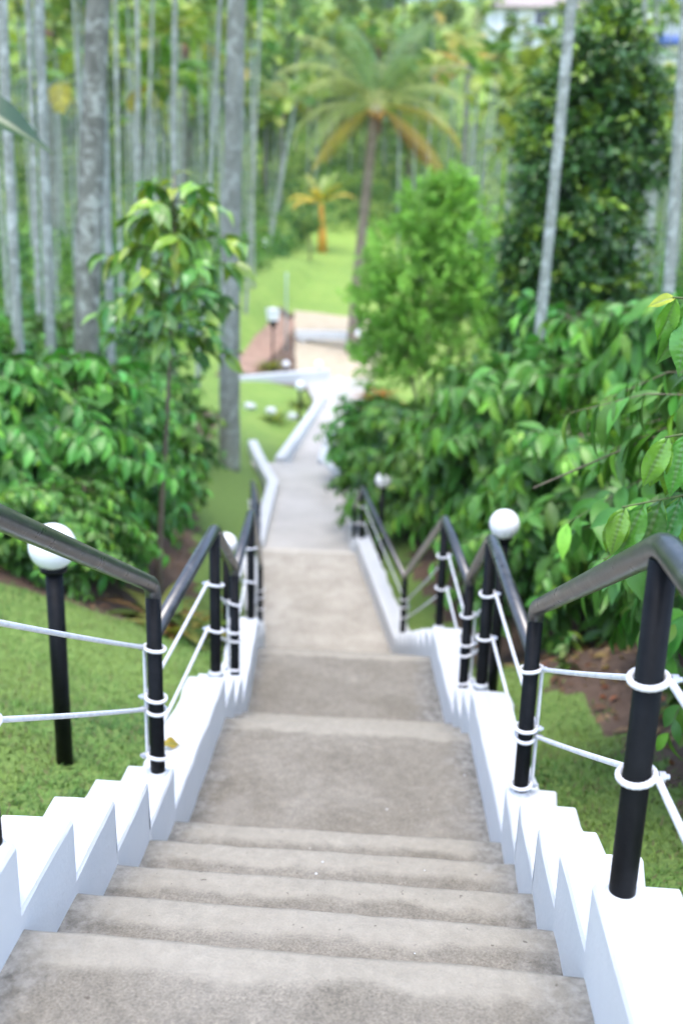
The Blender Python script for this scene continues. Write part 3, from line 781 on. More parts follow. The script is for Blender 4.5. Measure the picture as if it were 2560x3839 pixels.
# the sprays in focus (world positions; twig points then hanging leaves)
SPR = [  # twig points, leaves (param along twig, side, length, mesh)
 [(1.55, 3.25, .86), (1.1, 3.0, .80), (.88, 2.93, .745), (.66, 2.88, .705)],
 [(1.6, 3.2, 1.18), (1.15, 3.0, 1.05), (.92, 2.92, .945), (.76, 2.88, .92)],
 [(1.6, 3.2, 1.50), (1.2, 3.05, 1.36), (.98, 2.95, 1.30), (.74, 2.9, 1.315)],
 [(1.6, 3.1, 1.35), (1.15, 2.85, 1.24), (.95, 2.75, 1.185), (.84, 2.7, 1.17)],
 [(1.5, 3.0, 1.62), (1.1, 2.9, 1.50), (.98, 2.85, 1.44)],
]
for si, tw in enumerate(SPR):
    P = bez_corner(tw, .09, 5); Pl = P-np.array([NB[0], NB[1], nbz])
    rr = np.random.default_rng(50+si)
    V, F = tube(Pl, np.linspace(.007, .0028, len(Pl)), 7); obj('twig', mesh_np('twig', V, F), GREENSTEM, near)
    seg = np.concatenate([[0], np.cumsum(np.linalg.norm(np.diff(Pl, axis=0), axis=1))]); L_ = seg[-1]
    tt = L_-.01; q = 0
    while tt > .25:
        pt = np.array([np.interp(tt, seg, Pl[:, c]) for c in range(3)])
        tp = np.array([np.interp(min(L_, tt+.02), seg, Pl[:, c])-np.interp(tt-.02, seg, Pl[:, c]) for c in range(3)]); tp /= np.linalg.norm(tp)
        sd = np.cross(tp, [0, 0, 1]); sd /= np.linalg.norm(sd)
        for sg in (-1, 1):
            d = tp*rr.uniform(.10, .5)+sd*sg*rr.uniform(.02, .2)+np.array([0, 0, -1])*rr.uniform(.85, 1.15)
            up = np.array([-.15, -1.0, .42])+sd*sg*.35*(-1)+tp*rr.uniform(-.3, .5)+rr.normal(0, .15, 3)
            s = rr.uniform(.20, .25)*(1 if q else .75)
            k = (4 if q == 0 else int(rr.choice([1, 2, 4, 2, 0, 3])))
            if si == 2 and q == 0 and sg < 0:
                d = np.array([-.9, -.1, -.15]); s = .085; k = 5
            leaf_obj(near, pt, d, up, s, k)
        tt -= rr.uniform(.050, .068); q += 1
# bare grey twig reaching in from the right bush
V, F = tube(bez_corner([(1.5, 4.4, .75), (1.0, 4.1, .66), (.55, 4.0, .46)], .1), np.linspace(.007, .004, 9), 7)
obj('twig', mesh_np('twig', V-np.array([NB[0], NB[1], nbz]), F), TWIG, near)

# ------------------------------------------------------------------ sapling with large leaves
def sapling():
    x, y = -2.13, 8.3; z = gz(x, y); root = empty('sapling_tree', (x, y, z)); hs = (1.80-z)/3.25; root.scale = (1.08, 1.08, hs); tag(root, 'slender sapling with large drooping leaves left of the stairs', 'tree')
    T = np.array([(0, 0, -.1), (.03, 0, .7), (.09, .0, 1.3), (.14, 0, 1.9), (.19, 0, 2.6), (.21, 0, 3.25)])
    V, F = tube(bez_corner(T, .2), np.linspace(.03, .008, len(bez_corner(T, .2))), 9); obj('trunk', mesh_np('trunk', V, F), TWIG, root)
    rr = np.random.default_rng(11)
    SL = []
    for k in range(5):
        tp = leaf_template(5, 9, .185, .25, .22+.12*k, wave=.2, seed=k); me = mesh_np('leaf', tp[0], tp[1]); shade_mesh(me, [(.06, .18, .045), (.09, .24, .045), (.14, .32, .045), (.23, .39, .045), (.34, .46, .05)][k])
        me.materials.append(GLOSSY); SL.append(me)
    def put(o_, d, up, s, k):
        o = bpy.data.objects.new('leaf', SL[k]); COL.objects.link(o); o.parent = root
        D = Vector(d).normalized(); X = D.cross(Vector(up)).normalized(); Z = X.cross(D)
        m = Matrix((X*s*1.15, D*s, Z*s)).transposed().to_4x4(); m.translation = Vector(o_); o.matrix_local = m
    tz = T[:, 2]
    ti = 0
    for h in np.linspace(2.0, 3.15, 32):
        c0 = np.array([np.interp(h, tz, T[:, c]) for c in range(3)]); az = ti*2.4+rr.normal(0, .3); ti += 1
        prof = 1-abs((h-2.35)/.95)**2*.75; L_ = (.10+.46*prof)*rr.uniform(.7, 1.05)
        el = rr.uniform(.15, .6); P = [c0]; d = np.array([math.cos(az)*math.cos(el), math.sin(az)*math.cos(el), math.sin(el)])
        for j in range(6):
            P.append(P[-1]+d*L_/6); d = d+np.array([0, 0, -.12])+rr.normal(0, .04, 3); d /= np.linalg.norm(d)
        P = np.array(P); V, F = tube(P, np.linspace(.009, .004, 7), 6); obj('branch', mesh_np('branch', V, F), GREENSTEM, root)
        nl = rr.integers(9, 13)
        for q in range(nl):
            f = .35+.65*(q+1)/nl; k = min(5, int(f*6)); pt = P[k]+(P[min(6, k+1)]-P[k])*(f*6-k if k < 6 else 0)
            td = P[min(6, k+1)]-P[max(0, k-1)]; td /= np.linalg.norm(td); sd = np.cross(td, [0, 0, 1]); sd /= np.linalg.norm(sd)+1e-6
            dr = td*rr.uniform(.3, .9)+sd*(-1)**q*rr.uniform(.3, .9)+np.array([0, 0, 1])*rr.uniform(-.75, .45)
            put(pt, dr, np.array([0, 0, 1])+rr.normal(0, .35, 3), rr.uniform(.17, .26), int(rr.choice([0, 0, 1, 1, 2, 3] if h < 2.5 else [1, 2, 2, 3, 4])))
    for q in range(7):
        a = q*2.4; put(T[-1]-np.array([0, 0, .05*q]), (math.cos(a)*.7, math.sin(a)*.7, .5-.12*q), (0, 0, 1), .17+.012*q, 4 if q < 4 else 3)
sapling()

# ------------------------------------------------------------------ palms
def frond_geo(rr, L, el, droop, nleaf, lw, ll, base, sheen=1.0, hang=.6, narrow=True):
    """frond along +X starting at origin with elevation el; returns V,F,C (leaflets + rachis)"""
    n = 14; P = [np.zeros(3)]; a = el
    for j in range(n):
        P.append(P[-1]+np.array([math.cos(a), 0, math.sin(a)])*L/n); a -= droop/n*(0.4+1.2*j/n)
    P = np.array(P); g = Geo(); V, F = tube(P[::2], np.linspace(.035*L/4, .006, len(P[::2])), 6, False)
    rc = np.array(base)*1.3+np.array((.06, .05, .0)); g.add(V, F, np.tile(rc, (len(V), 1)))
    for i in range(nleaf):
        f = .16+.83*i/(nleaf-1); k = f*n; q = min(n-1, int(k)); pt = P[q]+(P[q+1]-P[q])*(k-q); td = P[q+1]-P[q]; td /= np.linalg.norm(td)
        lf = ll*(math.sin(math.pi*(.12+.83*f))**.7)*rr.uniform(.85, 1.1)
        for sg in (-1, 1):
            d = td*.55+np.array([0, sg, 0])*.8+np.array([0, 0, .15]); d /= np.linalg.norm(d)
            d2 = d+np.array([0, 0, -hang*rr.uniform(.6, 1.5)]); d2 /= np.linalg.norm(d2)
            d3 = d2+np.array([0, 0, -hang*1.2]); d3 /= np.linalg.norm(d3)
            wdt = td*lw
            p1 = pt+d*lf*.35; p2 = p1+d2*lf*.35; p3 = p2+d3*lf*.3
            Vv = [pt-wdt*.4, pt+wdt*.4, p1-wdt, p1+wdt, p2-wdt*.8, p2+wdt*.8, p3]
            g.add(Vv, [(0, 1, 3, 2), (2, 3, 5, 4), (4, 5, 6)], np.tile(np.array(base)*(1+.18*rr.normal()), (7, 1)))
    V = np.vstack(g.V); C = np.clip(np.vstack(g.C), .004, .9)
    return V, g.F, C
def trunk_mesh(P, r, n=12, seed=0):
    P = np.asarray(P, float); m = 40; u = np.linspace(0, 1, len(P)); uu = np.linspace(0, 1, m)
    from_ = np.stack([np.interp(uu, u, P[:, c]) for c in range(3)], -1)
    k = np.array([.25, .5, .25]); f2 = from_.copy(); f2[1:-1] = .25*from_[:-2]+.5*from_[1:-1]+.25*from_[2:]
    rr = np.random.default_rng(seed); rad_ = np.interp(uu, np.linspace(0, 1, len(r)), r)*(1+.03*rr.normal(0, 1, m))
    V, F = tube(f2, rad_, n); return mesh_np('trunk', V, F)
G1 = (.15, .25, .08); G2 = (.26, .32, .09); YEL = (.46, .38, .06); ORA = (.52, .28, .06)
def coconut_palm(x, y, base_z, pts, r, label, specs, L, seed, bark=None, cat='palm tree', ll=.75, nleaf=46, shared=None, coconuts=0, sheath=True):
    root = empty('coconut_palm', (x, y, base_z)); tag(root, label, cat)
    obj('trunk', trunk_mesh(pts, r, 14, seed), bark or COCO, root); top = np.array(pts[-1], float); rr = np.random.default_rng(seed)
    for (az, el, dr, colr, lf) in specs:
        V, F, C = frond_geo(rr, L*lf, el, dr, nleaf, .013*L/3, ll*L/3*1.1, colr, hang=.8)
        o = obj('frond', mesh_np('frond', V, F, C), FROND, root, tuple(top+np.array([.08*math.cos(az), .08*math.sin(az), 0]))); o.rotation_euler = (rr.normal(0, .15), 0, az)
    if sheath:
        g = Geo()
        for k in range(9):
            a = k*.7; g.add(*tube([top+np.array([.05*math.cos(a), .05*math.sin(a), .15]), top+np.array([.2*math.cos(a), .2*math.sin(a), -.25]), top+np.array([.22*math.cos(a), .22*math.sin(a), -.9-.3*rr.random()])], [.07, .06, .02], 6))
        obj('dry_sheath', g.mesh('dry_sheath', True, False), BROWNFROND, root)
    for k in range(coconuts):
        a = k*1.1; V, F = sphere((0, 0, 0), .12, 10, 8, 1.2); obj('coconut', mesh_np('coconut', V, F), mat_coco, root, tuple(top+np.array([.26*math.cos(a), .26*math.sin(a), -.22-.1*(k % 3)])))
    return root
mat_coco = mat_plain('coconut_husk', (.42, .22, .04), .6, 8, .3, .1)
PI = math.pi
# central coconut palm
ctr = [(1.6, .95, 1.3, G2, 1.05), (4.0, .55, 1.5, G2, 1.0), (5.6, .25, 1.5, G2, 1.0), (2.4, .9, 1.2, G1, 1.1), (.65, .6, 1.5, G1, 1.0), (4.75, .35, 1.5, G2, .95), (.3, 1.35, .9, G1, 1.0), (1.2, 1.3, .8, G1, 1.05), (2.2, 1.25, .8, G1, 1.0), (3.0, 1.1, 1.2, G2, 1.05), (3.5, .75, 1.5, G2, 1.1), (2.7, .6, 1.5, G2, 1.05),
       (.1, .85, 1.3, G2, 1.0), (6.0, .55, 1.5, G2, .95), (5.2, .8, 1.2, G1, .95), (4.4, 1.0, 1.0, G1, 1.0), (3.2, .15, 1.6, G2, .95), (.2, .05, 1.3, YEL, 1.0), (.9, .2, 1.4, G2, .9), (3.9, .0, 1.5, G2, .9),
       (5.8, -.45, .6, YEL, 1.0), (3.6, -.55, .6, YEL, .95), (2.5, -.35, .8, YEL, .9), (.4, -.6, .5, ORA, .95), (1.9, .45, 1.4, G2, .95)]
cz = gz(-2.12, 40)
coconut_palm(-2.12, 40, cz, [(0, 0, -.3), (.1, 0, 2.5), (.3, 0, 5.2), (.45, 0, 7.3), (.62, 0, 5.6-cz)], [.28, .21, .19, .19, .24], 'coconut palm with green fronds at the centre beyond the path', ctr, 3.75, 3, BROWNBARK, coconuts=6, nleaf=56)
orp = [(.2, .5, 1.8, ORA, .9), (3.0, .6, 1.7, ORA, .95), (1.2, 1.1, 1.0, YEL, .9), (2.1, 1.2, .9, G2, 1.0), (4.2, .9, 1.3, YEL, .9), (5.3, .5, 1.6, ORA, .9), (3.6, .1, 1.6, ORA, .8), (.7, .9, 1.3, YEL, .9), (5.9, -.1, 1.3, ORA, .8), (2.6, -.2, 1.4, ORA, .8), (1.5, 1.4, .5, G2, 1.05)]
cz = gz(3.3, 66)
coconut_palm(3.3, 66, cz, [(0, 0, -.3), (-.1, 0, 4), (-.2, 0, 8), (-.19, 0, 10.65-cz)], [.3, .2, .2, .3], 'coconut palm with orange drying fronds below the hilltop house', orp, 3.6, 5)
# thick trunks whose crowns rise above the picture
near_specs = [(a, .9-.11*(k % 9), 1.3, (G1 if k % 3 else G2), 1.0) for k, a in enumerate(np.linspace(0, 6.28*2.4, 18))]
z1 = gz(-4.0, 12.5)
coconut_palm(-4.08, 12.5, z1, [(-.06, 0, -.3), (0, 0, 1.2-z1*0), (.10, 0, .84-z1), (.36, 0, 3.85-z1), (.55, 0, 7.5), (.7, 0, 11.5)], [.20, .165, .155, .14, .13, .15], 'thick dark lichen-spotted coconut trunk rising left of the sapling', near_specs, 3.8, 6, coconuts=5)
z1 = gz(-3.19, 18)
coconut_palm(-3.19, 18, z1, [(0, 0, -.3), (.02, 0, 3), (.16, 0, 4.9-z1), (.3, 0, 11), (.35, 0, 14)], [.21, .175, .155, .145, .16], 'thick pale grey coconut trunk standing nearest the lower stairs', near_specs, 3.8, 8, BARK, coconuts=5)
# yellow king-coconut seedling palm
z1 = gz(-6.1, 72)
root = empty('young_palm', (-6.1, 72, z1)); tag(root, 'small palm with yellow fronds and orange stem at the head of the grass', 'palm tree')
V, F = tube([(0, 0, -.1), (-.03, 0, 1.0), (-.1, 0, 2.3), (-.15, 0, 3.2)], [.36, .30, .2, .12], 10); obj('stem', mesh_np('stem', V, F), YELLOWSTEM, root)
rr = np.random.default_rng(4)
for k, (az, el, dr, c) in enumerate([(.1, .8, 1.6, (.55, .47, .05)), (3.1, .7, 1.7, (.62, .50, .05)), (1.5, 1.2, .8, G2), (2.4, 1.25, .9, (.30, .36, .06)), (4.5, .9, 1.5, (.6, .5, .06)), (5.5, 1.0, 1.2, (.35, .38, .06)), (3.8, .5, 1.8, (.62, .5, .05)), (.8, 1.3, .7, (.22, .33, .05))]):
    V, F, C = frond_geo(rr, 2.6, el, dr, 26, .05, .6, c); o = obj('frond', mesh_np('frond', V, F, C), FROND, root, (-.15, 0, 3.1)); o.rotation_euler.z = az

# areca palms
AC = []
for k in range(5):
    rr = np.random.default_rng(90+k); gV = []; gF = []; gC = []; n0 = 0
    for q in range(8):
        c = [(.15, .28, .045), (.24, .36, .05), (.10, .23, .045), (.30, .38, .055), (.40, .34, .05)][rr.integers(0, 5 if q > 5 else 4)]
        V, F, C = frond_geo(rr, 1.7, rr.uniform(.3, 1.3) if q < 6 else rr.uniform(-.4, .2), rr.uniform(.8, 1.8), 18, .055, .55, c, hang=.35)
        a = q*.785*1.9+rr.normal(0, .3); R_ = np.array([[math.cos(a), -math.sin(a), 0], [math.sin(a), math.cos(a), 0], [0, 0, 1]])
        gV.append(V@R_.T); gF += [tuple(i+n0 for i in f) for f in F]; gC.append(C); n0 += len(V)
    me = mesh_np('crown', np.vstack(gV), gF, np.vstack(gC)); me.materials.append(FROND); AC.append(me)
SHAFT = mesh_np('crown_shaft', *tube([(0, 0, -.8), (0, 0, -.4), (0, 0, .05)], [.07, .10, .06], 9)); SHAFT.materials.append(GREENSTEM)
ATR = []
for k in range(6):
    rr = np.random.default_rng(40+k); b = rr.normal(0, .005, 2)
    P = [(b[0]*12*math.sin(t*3), b[1]*12*math.sin(t*2.2), t*12-.3) for t in np.linspace(0, 1, 8)]
    me = trunk_mesh(P, [.085, .072, .068, .066, .06, .052], 9, k); me.materials.append(ARECA); ATR.append(me)
def region(x, y):
    u = (x+.059*y)/y                       # how far left or right of the middle of the view
    for lim, nm in ((-.285, 'left of the dark coconut trunk'), (-.19, 'just right of the dark coconut trunk'), (-.105, 'above the sapling'),
                    (-.01, 'just right of the grey coconut trunk'), (.10, 'behind the central palm'), (.20, 'left of the dark tree'), (9, 'right of the dark tree')):
        if u < lim: return nm
def areca(x, y, h, lean_x, lean_y, label, group, k, rs=1.0, named='areca_palm'):
    z = gz(x, y)-.1; root = empty(named, (x, y, z)); tag(root, label, 'palm tree', group)
    s = h/12; root.rotation_euler = (-lean_y, lean_x, 0)
    t = obj('trunk', ATR[k % 6], None, root); t.scale = (rs, rs, s); t.rotation_euler.z = k*1.3
    P = [v.co for v in ATR[k % 6].vertices][-9:]
    c = obj('crown', AC[k % 5], None, root, (0, 0, h-.3)); c.rotation_euler.z = k*2.1; sc = random.uniform(.85, 1.15); c.scale = (sc, sc, sc)
    obj('crown_shaft', SHAFT, None, root, (0, 0, h-.3))
# nearer trunks one can tell apart: (x, y, height, lean)
AN = [(-4.501, 1.165, 11.6, .026, 12.5, 'leftmost pale areca trunk at the left edge'), (-4.417, .835, 12.4, .028, 13, 'pale areca trunk between the left edge and the dark coconut trunk'),
      (-8.136, .31, 22, .014, 12, 'thin areca trunk just right of the leftmost one'), (-11.04, 1.44, 34, .051, 12, 'thin areca trunk left of the thick dark coconut trunk'),
      (-4.322, .747, 14.5, .004, 12, 'whitish areca trunk close right of the thick dark coconut trunk'), (-8.537, -.045, 30, .015, 14, 'second thin areca trunk right of the thick dark trunk'),
      (-7.212, .124, 27, .018, 14, 'straight pale areca trunk above the left half of the sapling'), (-9.296, 2.39, 36, .064, 14, 'leaning thin areca trunk above the sapling'),
      (-5.475, 2.11, 24, .0275, 13, 'grey areca trunk directly above the sapling top'), (-5.356, 1.54, 27, .070, 13, 'pale areca trunk leaning right towards the grey coconut trunk'),
      (-6.628, .03, 42, .045, 14, 'thin leaning areca trunk just right of the grey coconut trunk'), (-7.32, -1.395, 48, -.014, 12, 'pale areca trunk right of the grey coconut trunk, lower part whitish'),
      (1.48, .725, 11.6, .0086, 12.5, 'pale areca trunk crossing in front of the tall dark tree'), (2.745, .836, 11.0, -.056, 12, 'pale areca trunk at the right edge'),
      (5.66, .556, 26, -.075, 12, 'thin areca trunk between the dark tree and the right edge'), (6.95, .42, 30, -.088, 12, 'second thin areca trunk right of the dark tree'),
      (2.753, 2.49, 48, -.012, 11, 'pale thin areca trunk right of the central palm crown'), (3.489, 3.84, 52, .029, 12, 'areca trunk left of the dark tree top'),
      (-.82, 4.4, 64, -.031, 11, 'areca trunk directly right of the central palm'), (.108, 4.6, 68, -.02, 12, 'second areca trunk right of the central palm'), (.762, 4.55, 60, .01, 12, 'third areca trunk right of the central palm')]
for k, (xr0, zr0, y, ln, h, lab) in enumerate(AN):
    xb = xr0; 
    for _ in range(3): xb = xr0+math.tan(ln)*(gz(xb, y)-zr0)
    areca(xb, y, h, ln, 0, lab, 'nearer areca trunks', k, .88 if y < 15 else .95)
areca(-8.62, 62, 9.5, .175, 0, 'areca palm with strongly leaning trunk at the head of the track', None, 3, 1.7)
cnt = 0; tries = 0; rr = np.random.default_rng(12); placed = []
while cnt < 260 and tries < 6000:
    tries += 1; y = 27+rr.random()**.8*78; xc = -.059*y; x = xc+rr.uniform(-.40, .40)*y
    px = (x-xc)/y
    if y < 78 and -8.6 < x < 3.6: continue
    if x < 0 and y < 36 and x > -7.5: continue
    if 82 < y and 3 < x < 17 and y < 113 and y > 96: continue
    if x > 0 and y < 40 and x < 6: continue
    if any((x-a)**2+(y-b)**2 < 1.1 for a, b in placed): continue
    placed.append((x, y)); cnt += 1
    side = 'left' if x < xc else 'right'
    areca(x, y, rr.uniform(8.0, 13.5), rr.normal(0, .02), rr.normal(0, .02), 'blurred thin areca palm '+('far up the hill ' if y > 80 else 'halfway back ' if y > 52 else 'of the nearer plantation ')+region(x, y), 'areca palms '+('far up the hill ' if y > 80 else 'halfway back ' if y > 52 else 'of the nearer plantation ')+region(x, y), cnt, rr.uniform(.7, .95))

# a few coconut palms deeper in the plantation, seen as crowns near the top edge
FC_SPEC = [(a, 1.2-.16*(k % 8), 1.3, (G1, G2, G1, YEL)[k % 4], 1.0) for k, a in enumerate(np.linspace(0, 6.28*2.4, 16))]
for (x, y, h, sd, lab) in [(-21.0, 60, 12, 21, 'far coconut palm near the top left corner'), (-14.5, 66, 12.5, 22, 'far coconut palm left of the grey coconut trunk top'),
                           (-10.2, 80, 8, 23, 'far coconut palm with drooping fronds right of the grey trunk'), (24.2, 92, 7, 24, 'coconut palm beside the blue sheet at the top right corner'), (-3.5, 90, 9, 25, 'far coconut palm above the central palm crown')]:
    z = gz(x, y); coconut_palm(x, y, z, [(0, 0, -.3), (.1, 0, h*.5), (.2, 0, h)], [.22, .17, .15], lab, FC_SPEC, 3.6, sd, nleaf=30)

# ------------------------------------------------------------------ broadleaf trees
def leafy(name, root, seed, blobs, ntw, per, size, base, young, tpl, mat, yf=.15, droop=.1):
    rr = np.random.default_rng(seed); O = []; D = []; U = []; S = []; C = []
    w_ = np.array([b[3]**2 for b in blobs]); w_ = w_/w_.sum()
    for k in range(ntw):
        bx, by, bz, br_, sz = blobs[rr.choice(len(blobs), p=w_)]
        v = rr.normal(0, 1, 3); v /= np.linalg.norm(v); rad_ = br_*(rr.random()**.33)*rr.uniform(.85, 1.15)
        c = np.array([bx, by, bz])+v*rad_*np.array([1, 1, sz]); outer = rad_/br_
        col = np.array(base)*(.75+.6*rr.random()); yg = rr.random() < yf*(1+v[2]) and outer > .75
        if yg: col = np.array(young)*rr.uniform(.7, 1.2)
        ax = v+rr.normal(0, .5, 3)+np.array([0, 0, .3])
        for q in range(per):
            d = ax*.5+rr.normal(0, .9, 3)+np.array([0, 0, -droop]); O.append(c+rr.normal(0, size*.35, 3)); D.append(d); U.append(v*.6+np.array([0, 0, 1])+rr.normal(0, .4, 3)); S.append(size*rr.uniform(.7, 1.25)); C.append(np.clip(col*(1+.15*rr.normal()), .004, .9))
    V, F, CC = place_leaves(tpl, np.array(O), np.array(D), np.array(U), np.array(S), np.array(C))
    return mesh_np(name, V, F, CC)
def branchy(root, pts_list, mat):
    g = Geo()
    for P, r0, r1 in pts_list: g.add(*tube(P, np.linspace(r0, r1, len(P)), 8))
    return g.mesh('trunk', True, False)
# tall dark tree at right
x, y = 2.55, 16.0; z = gz(x, y); root = empty('dark_tree', (x, y, z)); tag(root, 'tall dense dark green tree behind the leaning areca trunk', 'tree')
bl = [(.1, 0, 1.4-z, .95, 1.0), (-.35, .1, .6-z, .95, .9), (.35, 0, 2.6-z, .95, 1), (-.2, .2, 3.0-z, .85, 1), (.15, 0, 3.75-z, .8, .9), (.55, .1, 3.3-z, .65, 1.0), (-.75, 0, 1.2-z, .55, .9), (-.1, 0, -.2-z, .95, .8), (.45, 0, .4-z, .8, 1), (-.45, 0, 2.3-z, .7, 1), (.2, 0, 4.35-z, .42, 1.0)]
me = leafy('crown', root, 31, bl, 2600, 12, .15, (.06, .155, .032), (.26, .42, .04), T_LOW, GLOSSY, .24)
obj('crown', me, GLOSSY, root)['kind'] = 'stuff'
me = branchy(root, [([(0, 0, -.2), (.02, 0, 1.5), (.1, 0, 3), (.1, 0, 6.5)], .11, .03), ([(.05, 0, 2.2), (-.3, 0, 3.2), (-.5, .1, 4)], .05, .02), ([(.08, 0, 2.6), (.5, 0, 3.7), (.6, .1, 5)], .05, .02)], TWIG); obj('trunk', me, TWIG, root)
# feathery light green shrub
x, y = .55, 20.0; z = gz(x, y); root = empty('feathery_shrub', (x, y, z)); tag(root, 'feathery bright green shrub between the palm and the dark tree', 'shrub')
rr = np.random.default_rng(8); O = []; D = []; U = []; S = []; C = []
bl = [(-.1, 0, 1.5-z, .72, 1), (-.65, 0, .75-z, .75, .9), (.45, 0, .95-z, .8, .9), (-.2, -.2, .2-z, .95, .8), (.75, 0, .2-z, .85, .8), (-.95, 0, -.1-z, .7, .8), (-.35, 0, -.9-z, .95, .8), (.5, 0, -.8-z, .95, .8), (-.9, 0, -1.1-z, .6, .8), (.2, 0, 1.9-z, .4, .9)]
for k in range(1500):
    bx, by, bz, br_, sz = bl[rr.integers(len(bl))]; v = rr.normal(0, 1, 3); v /= np.linalg.norm(v); c = np.array([bx, by, bz])+v*br_*rr.random()**.3*np.array([1, 1, sz])
    dv = v*.6+np.array([0, 0, .5])+rr.normal(0, .4, 3); dv /= np.linalg.norm(dv); sd = np.cross(dv, rr.normal(0, 1, 3)); sd /= np.linalg.norm(sd)
    col = np.array((.25, .56, .09))*(.75+.6*rr.random()); Lf = rr.uniform(.22, .38)
    for q in range(9):
        pt = c+dv*Lf*(q/8)
        for sg in (-1, 1):
            O.append(pt); D.append(sd*sg+dv*.5+rr.normal(0, .15, 3)); U.append(np.array([0, -.4, 1])+rr.normal(0, .6, 3)); S.append(rr.uniform(.085, .13)); C.append(np.clip(col*(1+.12*rr.normal()), 0, .9))
V, F, CC = place_leaves(T_LOW, np.array(O), np.array(D), np.array(U), np.array(S), np.array(C))
obj('crown', mesh_np('crown', V, F, CC), SOFT, root)['kind'] = 'stuff'
me = branchy(root, [([(0, 0, -.2), (.1*math.cos(a), .1*math.sin(a), .8), (.8*math.cos(a), .8*math.sin(a), 3.2+.6*math.sin(3*a))], .035, .008) for a in np.linspace(0, 6, 9)], TWIG); obj('trunk', me, TWIG, root)

# hillside trees and undergrowth
TV = []
for k in range(4):
    rr = np.random.default_rng(60+k); bl = [(rr.normal(0, 1.3), rr.normal(0, 1.3), rr.uniform(4, 8), rr.uniform(1.2, 2.1), .9) for _ in range(7)]
    me = leafy('crown', None, 70+k, bl, 420, 8, .36, (.11, .215, .05), (.28, .39, .055), T_LOW, SOFT, .25); me.materials.append(SOFT)
    g = Geo(); g.add(*tube([(0, 0, -.3), (.1, 0, 2), (.1, .1, 6.5)], [.22, .16, .05], 8))
    for b in bl[:5]: g.add(*tube([(.1, 0, 3), (b[0]*.6, b[1]*.6, b[2]-.8), (b[0], b[1], b[2])], [.09, .06, .02], 6))
    tm = g.mesh('trunk', True, False); tm.materials.append(TWIG); TV.append((me, tm))
def hill_tree(x, y, s, k, label, group):
    root = empty('hillside_tree', (x, y, gz(x, y)), k*1.7); root.scale = (s, s, s); tag(root, label, 'tree', group)
    obj('crown', TV[k % 4][0], None, root)['kind'] = 'stuff'; obj('trunk', TV[k % 4][1], None, root)
rr = np.random.default_rng(15); k = 0
for y in (84, 97, 110, 124, 142):
    for x in np.arange(-.42*y-6, .36*y, 5.6 if y < 120 else 7.0):
        xx = x+rr.uniform(-2, 2); yy = y+rr.uniform(-4, 4)
        if 1.5 < xx < 19 and 84 < yy < 122: continue
        if 19 <= xx < 30 and 86 < yy < 104: continue
        k += 1; hill_tree(xx, yy, rr.uniform(.75, 1.15), k, ('bushy tree of the topmost wood ' if yy > 115 else 'bushy tree high on the slope ' if yy > 92 else 'bushy tree at the foot of the slope ')+region(xx, yy), ('topmost trees ' if yy > 115 else 'slope trees ' if yy > 92 else 'lower trees ')+region(xx, yy))
for (x, y, s, lab) in [(1.6, 108, .9, 'dark tree left of the hilltop house'), (9.8, 103, .42, 'small round tree in front of the hilltop house'), (19.0, 112, 1.0, 'tree right of the hilltop house'),
                       (-6.4, 66, .33, 'round dark shrub behind the grass beside the leaning trunk'), (-3.6, 79, .5, 'bush behind the yellow palm')]:
    k += 1; hill_tree(x, y, s, k, lab, None)
# undergrowth as one mass
n = 75000; yy = 24+rr.random(n)**.75*86; xx = -.059*yy+rr.uniform(-.45, .42, n)*yy
keep = ~((yy < 77) & (xx > -7.6) & (xx < 3.0)) & ~((yy < 34) & (xx > -7) & (xx < 5)) & ~((yy > 96) & (yy < 120) & (xx > 4) & (xx < 19))
xx, yy = xx[keep], yy[keep]; n = len(xx); cl = np.sin(xx*.9+2*np.sin(yy*.35))*np.sin(yy*.8+1.3*np.sin(xx*.4))
hz = np.abs(rr.normal(0, .5, n))+.35*(cl+1)*1.6*rr.random(n)
O = np.stack([xx, yy, ground_z(xx, yy)+hz], -1); D = rr.normal(0, 1, (n, 3)); U = np.array([0, 0, 1.])+rr.normal(0, .4, (n, 3))
C = np.where((cl > .1)[:, None], np.array((.15, .29, .055)), np.array((.08, .19, .055)))*rr.uniform(.6, 1.4, (n, 1))
V, F, CC = place_leaves(T_LOW, O, D, U, rr.uniform(.28, .62, n), C)
tag(obj('undergrowth', mesh_np('undergrowth', V, F, CC), SOFT), 'dense green undergrowth between the palms of the plantation', None, None, 'stuff')

# ------------------------------------------------------------------ banana plant at the left edge
x, y = -4.05, 7.3; z = gz(x, y); root = empty('banana_plant', (x, y, z)); tag(root, 'banana plant reaching one broad dark leaf in from the left edge', 'plant')
V, F = tube([(0, 0, -.2), (.02, 0, 1.4), (.05, 0, 2.7)], [.13, .11, .07], 12); obj('stem', mesh_np('stem', V, F), GREENSTEM, root)
bt = leaf_template(7, 18, .135, .35, .18, quilt=.004, nveins=26, wave=.25, seed=3); bm_ = mesh_np('leaf', bt[0], bt[1]); shade_mesh(bm_, (.028, .085, .04)); bm_.materials.append(GLOSSY)
for (d, up, s, o_) in [((1.0, -.06, -.28), (.3, -.8, 1), 1.25, (.48, -.2, 2.36-z)), ((-.8, .5, .4), (0, 0, 1), 1.5, (0, 0, 2.75)), ((-.3, -.9, .5), (0, 0, 1), 1.4, (0, 0, 2.7)), ((.2, .9, .6), (0, 0, 1), 1.5, (0, 0, 2.8))]:
    o = bpy.data.objects.new('leaf', bm_); COL.objects.link(o); o.parent = root
    Dv = Vector(d).normalized(); X = Dv.cross(Vector(up)).normalized(); Z = X.cross(Dv); m = Matrix((X*s, Dv*s, Z*s)).transposed().to_4x4(); m.translation = Vector(o_); o.matrix_local = m
